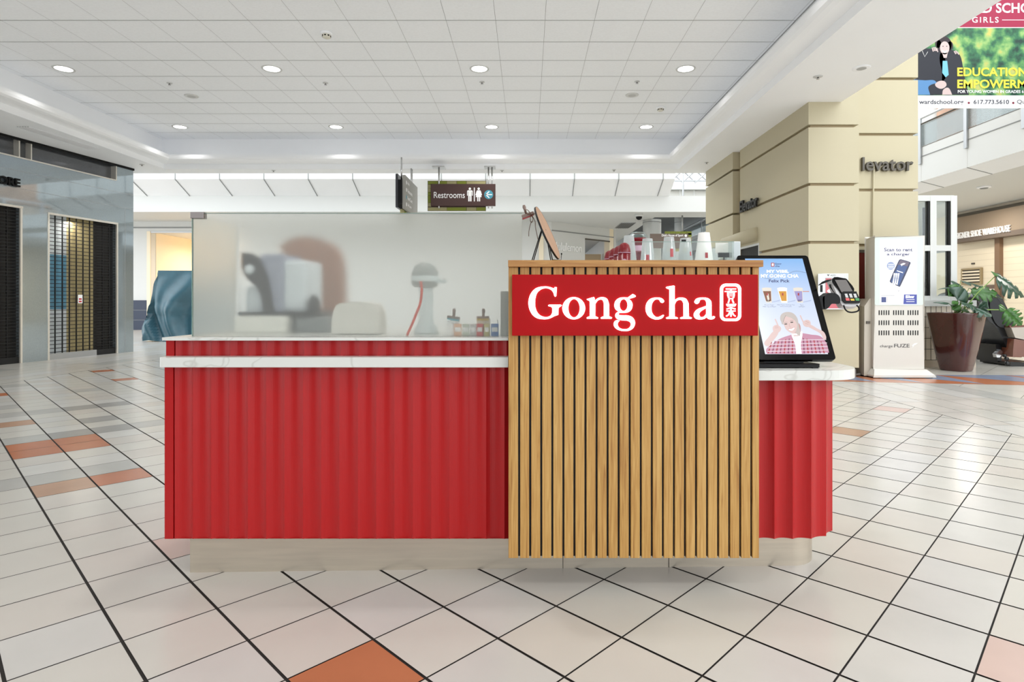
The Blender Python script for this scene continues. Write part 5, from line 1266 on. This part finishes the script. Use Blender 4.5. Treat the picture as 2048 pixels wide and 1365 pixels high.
# smiling person with pale hair in a checked shirt, both hands pointing up
psm([(1533,698),(1545,688),(1560,678),(1580,671),(1600,667),(1622,670),(1640,673),(1652,686),(1658,706,1),(1600,708.5,1),(1534,708.5,1),(1532,704)], Pk, 2)
for k in range(15):
    x_ = 1536+k*8; pn.poly([(x_-1.2,707.5),(x_+1.4,707.5),(x_+1-(x_-1595)*.12,675+abs(x_-1595)*.16),(x_-1-(x_-1595)*.12,675+abs(x_-1595)*.16)], Pk2 if k % 2 else Rd, 3)
for k in range(4):
    y_ = 679+k*7; pn.poly([(1541+k*-2,y_+3),(1652+k*1.5,y_),(1652+k*1.5,y_+1.6),(1541-k*2,y_+4.6)], emat('plaid_light', S(244,226,236)), 4)
psm([(1583,666),(1596,668),(1604,664),(1601,690),(1603,708.5,1),(1592,708.5,1),(1590,690)], Wh, 5)
psm([(1583,650),(1598,648),(1600,668),(1592,676),(1584,668)], Sk2, 5)
psm([(1560,640),(1562,630),(1572,625),(1585,627),(1594,637),(1597,652),(1600,672),(1592,668),(1586,656),(1575,655),(1566,650)], Ha, 6)
psm([(1567,650),(1564,640),(1570,634),(1580,633),(1590,638),(1594,650),(1592,662),(1586,668),(1578,665),(1571,659)], Sk, 7)
psm([(1562,642),(1566,632),(1571,631),(1567,640),(1565,650)], Ha, 8); psm([(1571,631),(1582,630),(1592,637),(1595,650),(1590,643),(1582,637)], Ha, 8); pn.poly(ribbon([(1571,632),(1568,638),(1566,645)],.7)[0], Ha2, 9)
for (x_, y_) in ((1571,649),(1583,645.5)):
    psm([(x_-3,y_+.6),(x_,y_-.8),(x_+3,y_+.2),(x_,y_+1.2)], Bk, 9); pn.poly(ribbon([(x_-3.2,y_-2.4),(x_,y_-3.4),(x_+3,y_-3)],.6)[0], Ha2, 9)
pn.poly(ribbon([(1578,648),(1578.6,655),(1581,655.5)],.6)[0], Sk2, 9)
psm([(1577,659.5),(1583,658.5),(1588,656),(1585,661.5),(1580,662)], Wh, 9); pn.poly(ribbon([(1576.5,659.2),(1583,658),(1588.5,655.6)],.6)[0], Rd, 10)
psm([(1528,688),(1536,676),(1546,664),(1556,664),(1552,675),(1542,686),(1536,694)], Sk, 6)
psm([(1545,656),(1550,651),(1557,652),(1562,658),(1557,666),(1548,666)], Sk, 7); pn.poly(ribbon([(1556.5,655),(1553,646),(1550,639.5)],2.6)[0], Sk, 7); pn.poly(ribbon([(1549,657),(1556,656.5)],.7)[0], Sk2, 8); pn.poly(ribbon([(1549,654),(1555,653.5)],.6)[0], Sk2, 8)
psm([(1650,680),(1640,668),(1622,658),(1614,652),(1620,650),(1634,658),(1648,666)], Sk, 6)
psm([(1605,646),(1611,641),(1618,642),(1621,649),(1616,655),(1608,653)], Sk, 7); pn.poly(ribbon([(1607,647),(1603,639),(1600,632)],2.6)[0], Sk, 7); pn.poly(ribbon([(1611,644),(1617,646)],.9)[0], Sk2, 8); pn.poly(ribbon([(1610,648),(1616,649.5)],.6)[0], Sk2, 8)
part_label(pn.mb.build('display', t), 'lit display with drinks and a smiling person pointing up')
a = MB(); q0 = sp(0,0); a.box((1.03,2.59,.900), (1.20,2.68,.926), mat('hinge_grey', S(96,98,100), .3, metal=.6)); a.build('hinge', t)
a = MB(); a.poly([(.95,2.50,.890),(1.225,2.50,.890),(1.235,2.52,.890),(1.20,2.76,.890),(.95,2.76,.890)], M['black'], n=(0,0,.012)); a.build('base_plate', t, bevel=.003)
for x_ in (.99, 1.21):
    a = MB(); a.box((x_-.012,2.502,.886), (x_+.012,2.53,.890), M['black']); a.build('rubber_foot', t)
a = MB(); a.tube([(1.11,2.72,.90),(1.11,2.78,1.06)], .03, M['black'], 10); a.obox((1.11,2.745,1.10), (.08,0,0), up*.09, nv*.012, M['black']); a.build('rear_post', t)

# payment terminal on the side of the screen
YT = 2.70; kt = YT/F
t = thing('payment_terminal', W(1690,600,YT), 'black card payment terminal held on an arm beside the touch screen', 'payment terminal')
def V(u, v, y=0): return W(u, v, YT)+Vector((0,y,0))
# its face plane leans back: u,v outline with depth growing towards the top
def TF(u, v, o=0): dd = (622-v)*.0010; p = W(u, v, YT+dd); return p+Vector((0,-.9,.45)).normalized()*o
def tpoly(mb, pts, mt, o=0, n=None): mb.poly([TF(u, v, o) for u, v in pts], mt, n=n)
bk = Vector((-.004,.030,-.012))
a = MB(); tpoly(a, spline([(1663,558),(1668,556),(1690,556),(1696,561),(1720,603),(1720,609),(1715,612),(1690,612),(1684,608),(1664,563)], 4), mat('terminal_silver', S(206,204,204), .3), -.004, n=bk); a.build('shell', t)
a = MB(); tpoly(a, spline([(1665,558),(1690,557),(1695,560),(1708,584),(1682,587),(1679,583)],4), M['blackg'], .0, n=Vector((0,.004,0))); a.build('front_bezel', t)
a = MB(); tpoly(a, [(1669.5,560.5),(1692,560.5),(1705,583),(1683,585.5)], mat('terminal_display', S(112,108,106), .25), .0015); a.build('display', t)
a = MB(); tpoly(a, [(1683,586),(1686,584),(1712,584),(1720,602),(1718,608),(1690,608),(1684,602)], M['black'], .004, n=Vector((0,.012,0))); a.build('keypad_block', t)
for r_, (v_, hh) in enumerate(((590,1.4),(592.8,1.4),(595.4,1.3))):
    for c_ in range(3):
        a = MB(); u_ = 1691+c_*8.8+r_*.9; tpoly(a, [(u_-2.6,v_-hh*.7),(u_+2.6,v_-hh*.7),(u_+3,v_+hh*.7),(u_-2.2,v_+hh*.7)], M['wtext'], .0048, n=Vector((0,.001,0))); a.build('key', t)
for c_, (nm, cc) in enumerate((('red', S(224,96,96)), ('yellow', S(232,190,60)), ('green', S(70,150,90)))):
    a = MB(); u_ = 1694+c_*9.7; v_ = 600.2; h_ = 2.6 if c_ != 1 else 1.3; tpoly(a, [(u_-4,v_-h_),(u_+3.2,v_-h_),(u_+4.6,v_+2.4),(u_-2.6,v_+2.4)], mat('key_'+nm, cc, .4), .0048, n=Vector((0,.001,0))); part_label(a.build('key', t), '%s key' % nm)
a = MB(); a.tube([V(u,v,-.005) for u, v in spline([(1686,611),(1690,620),(1697,624.5),(1708,624.5),(1716,621),(1716,615),(1712,611)],4,closed=False)], .0035, M['black'], 8); a.build('card_guard', t)
a = MB()
a.poly([V(u, v, -.0) for u, v in spline([(1646,595),(1652,590),(1657,586.5),(1670,587),(1678,592),(1681,602),(1678,608),(1664,608),(1658,615),(1652,619),(1648,618),(1646,606)], 3)], M['black'], n=(0,.045,0)); a.build('arm', t)
a = MB(); a.tube([V(u, v, .0) for u, v in ((1637,571),(1645,566),(1655,562),(1663,560))], [.0015,.005,.0055,.003], M['black'], 8); a.build('cable', t)
a = MB(); a.tube([V(u, v, .0) for u, v in ((1660,569),(1661,574),(1665,581),(1671,589))], [.005,.0045,.002,.0015], M['black'], 8); a.build('cable_plug', t)
a = MB(); a.obox(V(1643,606,.02), (.014,0,0), (0,.02,0), (0,0,.03), M['black']); a.build('mount_bracket', t)

# ---------------------------------------------------------------- charging kiosk
YC = 9.08
def kx(u): return (u-CU)*YC/F
def kz(v): return EYE-(v-CV)*YC/F
t = thing('charging_kiosk', (kx(1797), YC+.1, 0), 'tall white phone-charger rental kiosk with lit poster standing before the cream tower', 'kiosk')
a = MB()
ol = [(kx(1749),.14),(kx(1846),.14),(kx(1847),kz(612)),(kx(1847),kz(474)),(kx(1748),kz(474)),(kx(1748),kz(612))]
a.poly([(x,YC,z) for x, z in ol], M['kiosk'], n=(0,.22,0)); a.build('body', t, bevel=.02)
a = MB(); sd = [(kx(1733),0.02),(kx(1750),0.02),(kx(1750),kz(598)),(kx(1744),kz(598)),(kx(1733),kz(613))]
a.poly([(x,YC+.06,z) for x, z in sd], mat('kiosk_side', S(180,172,158), .45), n=(0,.3,0)); a.build('side_cabinet', t, bevel=.004)
a = MB(); a.box((kx(1736.5),YC+.045,kz(648)), (kx(1744),YC+.06,kz(643)), M['gtext']); a.build('side_lock', t)
a = MB(); a.poly([(kx(1746),YC-.05,.13),(kx(1849),YC-.05,.13),(kx(1861),YC-.12,.045),(kx(1861),YC-.12,.02),(kx(1738),YC-.12,.02),(kx(1738),YC-.12,.045)], M['kiosk'], n=(0,.42,0)); a.build('base', t, bevel=.008)
a = MB(); a.box((kx(1752),YC-.1,0), (kx(1856),YC+.25,.02), M['black']); a.build('base_skid', t)
a = MB(); a.poly([(x,YC-.006,z) for x, z in rrect(kx(1749), kz(611), kx(1846), kz(475), .03, 5)], M['kioskg'], n=(0,.006,0)); a.build('screen_glass', t)
pk = Panel((kx(1759.5),YC-.0068,kz(480)), (1,0,0), (0,0,1), 1759.5, 480, YC/F, YC/F, .0006)
pk.rect(1759.5,480,1833,609,Wh,1)
pk.text('Scan to rent',1767.5,496,1824.5,503.5,Nv,2,bold=.03); pk.text('a charger',1773,505.5,1819.5,513.5,Nv,2,bold=.03); pk.text('chargeFUZE',1787,487,1806,489,emat('pale_grey', S(190,190,200)),2)
ck = lambda x, y: (1740+x/9.1, 470+y/9.1)
pk.poly([ck(*q) for q in spline([(545,445,1),(560,445),(715,490),(735,515),(550,930),(530,948),(365,868),(352,840),(520,460)],3)], emat('phone_edge', S(24,34,84)), 2)
pk.poly([ck(*q) for q in [(548,455),(710,500),(520,925),(372,855)]], emat('phone_blue', S(48,84,150)), 3)
pk.poly([ck(*q) for q in [(548,455),(710,500),(675,575),(500,545)]], emat('phone_mauve', S(110,96,120)), 4)
pk.poly([ck(*q) for q in [(550,535),(600,515),(640,520),(610,545),(590,548),(560,575),(568,548),(550,550)]], Wh, 5)
for k in range(3): pk.poly([ck(*q) for q in [(425+38*k,700),(455+38*k,700),(435+38*k,800),(420+36*k,915),(395+36*k,900),(418+38*k,800)]], Wh, 5)
pk.line([ck(485,655),ck(590,690)], 1.6, Wh, 5)
pk.disc(*ck(373,565), 8, emat('badge_blue', S(160,178,222)), 2); 
for k in range(3): pk.line([ck(325,540+32*k),ck(425,540+32*k)], 1.2, Wh, 3)
pk.poly([ck(495,1010),ck(505,1010),ck(515,1022),ck(525,1010),ck(535,1010),ck(515,1034)], Gy, 2)
pk.poly([ck(612,1085),ck(846,1085),ck(846,1262),ck(600,1262)], emat('offer_blue', S(48,66,176)), 2); pk.text('$5/hour', *ck(640,1098), *ck(800,1160), Wh, 3, bold=.04)
for k in range(2): pk.line([ck(655,1178+38*k),ck(800,1178+38*k)], 1, Wh, 3)
pk.rect(*ck(200,1132), *ck(290,1230), emat('thumb_blue', S(56,72,140)), 2); pk.line([ck(196,1104),ck(440,1104)], .8, Gy, 2)
for k in range(4): pk.line([ck(330,1140+26*k),ck(400,1140+26*k)], .7, emat('pale_grey', S(190,190,200)), 2); pk.disc(*ck(310,1140+26*k), .8, Rd, 2)
pk.mb.build('lit_poster', t)
for r_ in range(3):
    for c_ in range(3):
        a = MB()
        for k in range(5): u_ = 1757.3+c_*29+k*4.8; v_ = 621+r_*20.2; a.box((kx(u_),YC-.003,kz(v_+9.5)), (kx(u_+2),YC+.0,kz(v_)), M['black'])
        a.build('charger_slots', t)
a = MB(); lt = mat('kiosk_lettering', S(74,72,72), .5)
put_text(a, 'charge', (kx(1760),YC-.003,kz(697)), (1,0,0), (0,0,1), lt, width=kx(1785)-kx(1760), height=.055); put_text(a, 'FUZE', (kx(1788),YC-.003,kz(695.5)), (1,0,0), (0,0,1), lt, width=kx(1819)-kx(1788), height=.055, bold=.01)
a.poly([(kx(u),YC-.003,kz(v)) for u, v in ((1823,692),(1829,687),(1835,686.5),(1831,690),(1828.5,690.5),(1824,696.5),(1825,692))], M['wtext']); a.build('lettering', t)
a = MB(); a.tube([W(1692,745,9.2)+Vector((0,0,.0)), W(1702,742,9.2), W(1712,744,9.2), W(1720,743,9.2)], .02, M['gtext'], 6); 
pz = min(p.z for p in a.v); a.v = [p-Vector((0,0,pz-.001)) for p in a.v]; tag(a.build('power_cord', loc=a.v[0]), 'dark coiled cord lying on the floor between counter ledge and kiosk', 'cord')

# ---------------------------------------------------------------- low tiled wall and white frame enclosure
YL = 10.5
def lx_(u, Y=YL): return (u-CU)*Y/F
def lz_(v, Y=YL): return EYE-(v-CV)*Y/F
a = MB(); x0_, x1_ = lx_(1830), lx_(1950); zc0 = lz_(613)
a.box((x0_,YL,0), (x1_,YL+1.6,zc0), mat('low_wall_tile', S(226,216,200), .4)); a.box((x0_,YL-.04,zc0), (x1_,YL+1.64,lz_(601)), M['wframe']); a.box((x0_,YL-.02,0), (x1_,YL,lz_(721)), mat('low_base', S(196,182,164), .5))
k = x0_
while k < x1_: a.box((k,YL-.003,.12), (k+.008,YL,zc0), M['gtext']); k += .092
for k in range(5): z_ = lz_(721)+(zc0-lz_(721))*k/5; a.box((x0_,YL-.003,z_), (x1_,YL,z_+.008), M['gtext'])
a.build('wall_low', kind='structure')
t = thing('window_enclosure', (lx_(1880), YL, lz_(601)), 'white metal framed window enclosure above the low tiled wall behind the planter', 'window frame')
zt0 = lz_(391); zb1 = lz_(601); 
def frame(mb, x0, y0, x1, y1, nx, zt, zb, w=.055):
    p, q = Vector((x0,y0,0)), Vector((x1,y1,0)); d_ = (q-p); L_ = d_.length; d_.normalize(); n_ = Vector((d_.y,-d_.x,0))
    for k in range(nx+1):
        c_ = p+d_*(L_*k/nx); mb.obox(c_+Vector((0,0,(zt+zb)/2)), d_*w, n_*.053, (0,0,(zt-zb)/2+.004), M['wframe'])
        mb.obox(c_+d_*(w+.018)*(-1 if k else 1)+Vector((0,0,(zt+zb)/2)), d_*.018, n_*.04, (0,0,(zt-zb)/2-.01), M['black'])
    for z_ in (zt-.04, zb+(zt-zb)*.5, zb+.03): mb.obox((p+q)/2+Vector((0,0,z_)), d_*(L_/2), n_*.05, (0,0,.05), M['wframe'])
a = MB(); frame(a, lx_(1788), YL+.1, lx_(1912), YL+.1, 3, zt0, zb1); a.build('front_frame', t)
a = MB(); frame(a, lx_(1912), YL+.1, lx_(1912)-.1, YL+1.5, 2, zt0-.01, zb1, .04); a.build('side_frame', t)
a = MB(); frame(a, lx_(1788), YL+1.5, lx_(1912)-.1, YL+1.5, 4, zt0-.02, zb1, .035); a.build('rear_frame', t)
a = MB(); a.box((lx_(1788),YL+.095,zb1), (lx_(1912),YL+.1,zt0), M['veil']); a.build('glass_pane', t)

# ---------------------------------------------------------------- planter with a monstera
YPp = 9.9
pc = Vector(((1921-CU)*YPp/F, YPp+.1, 0))
t = thing('tapered_planter', pc, 'large glossy maroon tapered planter on the floor at right', 'planter')
def sq(an, r, pw=4.0): c_, s_ = math.cos(an), math.sin(an); return r/((abs(c_)**pw+abs(s_)**pw)**(1/pw))
def ringp(r, z, rot=R(32), n=48):
    return [pc+Vector((sq(2*math.pi*k/n, r)*math.cos(2*math.pi*k/n+rot), sq(2*math.pi*k/n, r)*math.sin(2*math.pi*k/n+rot), z)) for k in range(n)]
hp = EYE-(626-CV)*YPp/F
prof_ = [(.195,0.0),(.205,.02),(.262,.3),(.322,.65),(.368,hp-.02),(.372,hp),(.352,hp),(.342,hp-.05)]
a = MB(); vs = []; n = 48
for r_, z_ in prof_: vs += ringp(r_, z_)
fs = [(i*n+k, i*n+(k+1)%n, (i+1)*n+(k+1)%n, (i+1)*n+k) for i in range(len(prof_)-1) for k in range(n)]+[tuple(range(n))[::-1]]
a.add(vs, fs, M['pot'], True); a.build('pot', t)
a = MB(); a.add(ringp(.344,hp-.045), [tuple(range(n))], M['soil']); a.build('soil', t)
pl = thing('monstera_plant', pc+Vector((0,0,hp-.045)), 'monstera plant with split leaves growing in the maroon planter', 'plant')
def leaf(c, dirv, nrm_, L_, Wd, mt, cuts=4, droop=.25):
    """split heart-shaped leaf"""
    d_ = Vector(dirv).normalized(); n_ = Vector(nrm_); n_ = (n_-d_*n_.dot(d_)).normalized(); s_ = d_.cross(n_)
    c = Vector(c); a = MB()
    for sd in (-1, 1):
        N_ = 22; edge = []
        for k in range(N_+1):
            f = k/N_; w_ = Wd*math.sin(math.pi*min(1, (f*.92+.08))**.75)*(1-.15*f)
            cut = 1.0
            if cuts:
                ph = (f*cuts) % 1.0
                if .1 < f < .85 and ph > .72: cut = .42
            edge.append((f, w_*cut))
        vs = []
        for f, w_ in edge:
            base = c+d_*(f*L_)-n_*(droop*L_*f*f)
            tip = base+s_*sd*w_+d_*(w_*.28)-n_*(w_*w_/max(Wd,.01)*.35)
            mid = base+s_*sd*w_*.5+d_*(w_*.13)-n_*(w_*w_/max(Wd,.01)*.06)
            vs += [base, mid, tip]
        fs = []
        for k in range(N_): fs += [(3*k,3*k+1,3*k+4,3*k+3),(3*k+1,3*k+2,3*k+5,3*k+4)]
        a.add(vs, fs, mt, True)
    return a
def X_(u, v, dy=0): return W(u, v, YPp+.1+dy)
root = pc+Vector((0,0,hp-.03))
leaves = [ # base uv, tip uv, depth base, depth tip, half width, material, cuts, normal
 ((1991,552),(2052,588),-.1,-.15,.20,'leafd',5,(-.3,-.6,.75)),
 ((1996,550),(1984,543),-.1,-.1,.06,'leaf',0,(0,-.5,.8)),
 ((1942,585),(1992,583),0,-.15,.17,'leaf',4,(.1,-.75,.6)),
 ((1938,577),(2012,592),.1,-.0,.10,'leaf',4,(.1,-.3,.9)),
 ((1921,562),(1966,570),.1,.05,.07,'leafd',2,(0,-.35,.9)),
 ((1925,575),(1905,562),.1,.1,.08,'leafd',0,(0,-.6,.7)),
 ((1925,573),(1880,573),.1,.0,.05,'leafd',2,(0,-.2,.95)),
 ((1918,572),(1901,590),.0,-.1,.09,'leaf',2,(0,-.9,.3)),
 ((1930,578),(1918,598),-.1,-.15,.15,'leafd',0,(.1,-.95,.2)),
 ((1896,606),(1870,602),-.1,-.2,.05,'leafd',0,(0,-.3,.9)),
 ((1950,617),(1982,630),-.3,-.5,.13,'leafd',3,(0,-.5,.8)),
 ((1948,612),(1928,606),-.3,-.4,.12,'leafd',3,(0,-.5,.8)),
 ((1958,618),(1972,605),-.2,-.3,.10,'leafd',2,(0,-.6,.7)),
 ((2011,620),(2044,648),-.2,-.3,.15,'leaf',5,(-.3,-.8,.4)),
 ((2012,620),(2000,611),-.2,-.2,.07,'leaf',0,(0,-.7,.5)),
 ((1920,612),(1908,618),-.1,-.2,.07,'leaf',0,(0,-.7,.5)),
 ((1932,612),(1944,606),-.1,-.2,.06,'leaf',0,(0,-.7,.5)),
 ((1916,604),(1906,606),-.1,-.2,.04,'leaf',0,(0,-.7,.5)),
 ((1928,618),(1936,624),-.2,-.3,.05,'leaf',0,(0,-.7,.5)),
]
for (b_, t_, d0, d1, hw, mt, cuts, nm) in leaves:
    B_, T_ = X_(*b_, d0), X_(*t_, d1); dv = T_-B_
    leaf(B_, dv, nm, dv.length*1.08, hw*1.3, M[mt], cuts, .12).build('leaf', pl, solid=.003)
for (b_, d0, r_) in (((1991,552),-.1,.009),((1942,585),0,.008),((1938,577),.1,.007),((1921,562),.1,.006),((1925,575),.1,.007),((1896,606),-.1,.005),((1950,617),-.3,.007),((2011,620),-.2,.010),((1930,578),-.1,.007),((1920,612),-.1,.004),((1932,612),-.1,.004),((1916,604),-.1,.004)):
    B_ = X_(*b_, d0); st = root+Vector((random.Random(b_[0]).uniform(-.08,.08), random.Random(b_[1]).uniform(-.06,.06), -.01)); md = (B_+st)/2+Vector((0,0,.04))
    if b_ == (2011,620): st = root+Vector((.1,-.1,0)); md = X_(1975,620,-.2)
    a = MB(); a.tube([st, md, B_], [r_*1.2, r_, r_*.7], M['stem'], 8); a.build('stalk', pl)

# ---------------------------------------------------------------- massage chairs at the right edge
def massage(dx, dy, lab, sc_=1.0):
    YM = 10.75+dy; kk = YM/F
    def m_(u, v, y=0): return Vector(((u+dx-CU)*kk, YM+y, EYE-(v-CV)*kk))
    t = thing('massage_chair', (m_(2020,734).x, YM+.35, 0), lab, 'massage chair')
    a = MB(); sh_ = spline([(1955,597),(1962,588),(1980,584),(1998,590),(2012,612),(2030,648),(2048,690,1),(2015,700,1),(2004,676),(1990,652),(1976,640),(1970,622),(1958,608)], 5)
    a.poly([m_(u, v) for u, v in sh_], M['shell'], n=(0,.75,0)); a.build('hood', t, bevel=.008)
    a = MB(); pad = spline([(1984,594),(1995,600),(2010,624),(2022,648),(2000,655),(1986,640),(1978,612)], 5)
    a.poly([m_(u, v, -.02) for u, v in pad], mat('chair_pad', S(38,40,44), .6), n=(0,.03,0)); a.build('pad', t, bevel=.008)
    a = MB(); a.poly([m_(u, v, -.14) for u, v in [(2006,651),(2060,649),(2060,653),(2008,655)]], M['chbrown'], n=(0,.66,0)); a.poly([m_(u, v, -.16) for u, v in spline([(2008,655,1),(2060,653,1),(2060,684,1),(2016,675,1)],3)], M['chsilver'], n=(0,.7,0)); a.build('armrest', t)
    a = MB(); a.poly([m_(u, v, -.15) for u, v in [(2015,677),(2062,684),(2062,714),(2012,712),(2013,695)]], M['chbrown'], n=(0,.75,0)); a.build('body_panel', t)
    a = MB(); a.poly([m_(u, v, -.16) for u, v in [(2006,723),(2062,725),(2062,735.5),(2020,734),(2006,729)]], M['shell'], n=(0,.7,0)); a.build('base_rail', t, bevel=.01)
    a = MB(); a.poly([m_(u, v, .1) for u, v in [(2000,690),(2012,690),(2012,726),(2004,726)]], M['shell'], n=(0,.5,0)); a.build('side_frame', t)
    for (u, v, r_) in ((1998,725,.042),(1996,716,.032),(1992,710,.028)):
        for yy in (-.2,):
            a = MB(); c_ = m_(u, v, yy); a.lathe([(r_*.5,-.02),(r_,-.012),(r_,.03),(r_*.5,.04)], c_, M['shell'], 20, axis='y'); a.build('wheel', t)
    a = MB(); a.poly([m_(u, v, .05) for u, v in [(1996,709),(2006,700),(2011,706),(2004,716),(1998,716)]], M['chrome'], n=(0,.08,0)); a.build('footrest_joint', t)
    return t
massage(0, 0, 'black and brown massage chair cut by the right edge of the photo')
massage(-31, 1.1, 'black massage chair half hidden between the planter and the nearer massage chair')

# ---------------------------------------------------------------- tarp-covered cart, far left
YT0 = 17.0
def tx(u, Y=YT0): return (u-CU)*Y/F
t0 = MB(); xA, xB = tx(286), tx(428); ztp = EYE-(543-CV)*17.4/F
xa2, xb2 = tx(318, 17.4), tx(420, 17.4)
rn = random.Random(7)
def tarp(f, g):
    # f around, g up
    per = [(xA,17.0),(xB,17.0),(xB,18.6),(xA+.2,18.6)]; top_ = [(xa2,17.35),(xb2,17.35),(xb2,18.3),(xa2+.1,18.3)]
    q = f*4; i = int(q) % 4; fr2 = q-int(q); j = (i+1) % 4
    bx0 = per[i][0]*(1-fr2)+per[j][0]*fr2; by0 = per[i][1]*(1-fr2)+per[j][1]*fr2; tx0 = top_[i][0]*(1-fr2)+top_[j][0]*fr2; ty0 = top_[i][1]*(1-fr2)+top_[j][1]*fr2
    gg = g**.85; x = bx0+(tx0-bx0)*gg; y = by0+(ty0-by0)*gg; z = g*ztp
    amp = .17*math.sin(math.pi*min(1,g*1.05+.02))**.6*(1-.5*g)+.04*(1-g)
    ph = f*46+3*math.sin(g*3+f*9)+g*4
    dd = amp*(math.sin(ph)+.5*math.sin(ph*2.3+1))
    nx, ny = ((0,-1),(1,0),(0,1),(-1,0))[i]
    if g > .38 and g < .5: dd += .03
    return Vector((x+nx*dd, y+ny*dd, z+.02*math.sin(ph)*(1-g)+.02))
t0.grid(tarp, 200, 26, M['tarp'], True, True)
t0.add([tarp(k/60, 1.0) for k in range(60)], [tuple(range(60))], M['tarp'])
o = t0.build('covered_cart', loc=(xA+1, 17.8, 0)); tag(o, 'cart draped in a teal tarp, standing left of the counter in the background', 'covered cart')
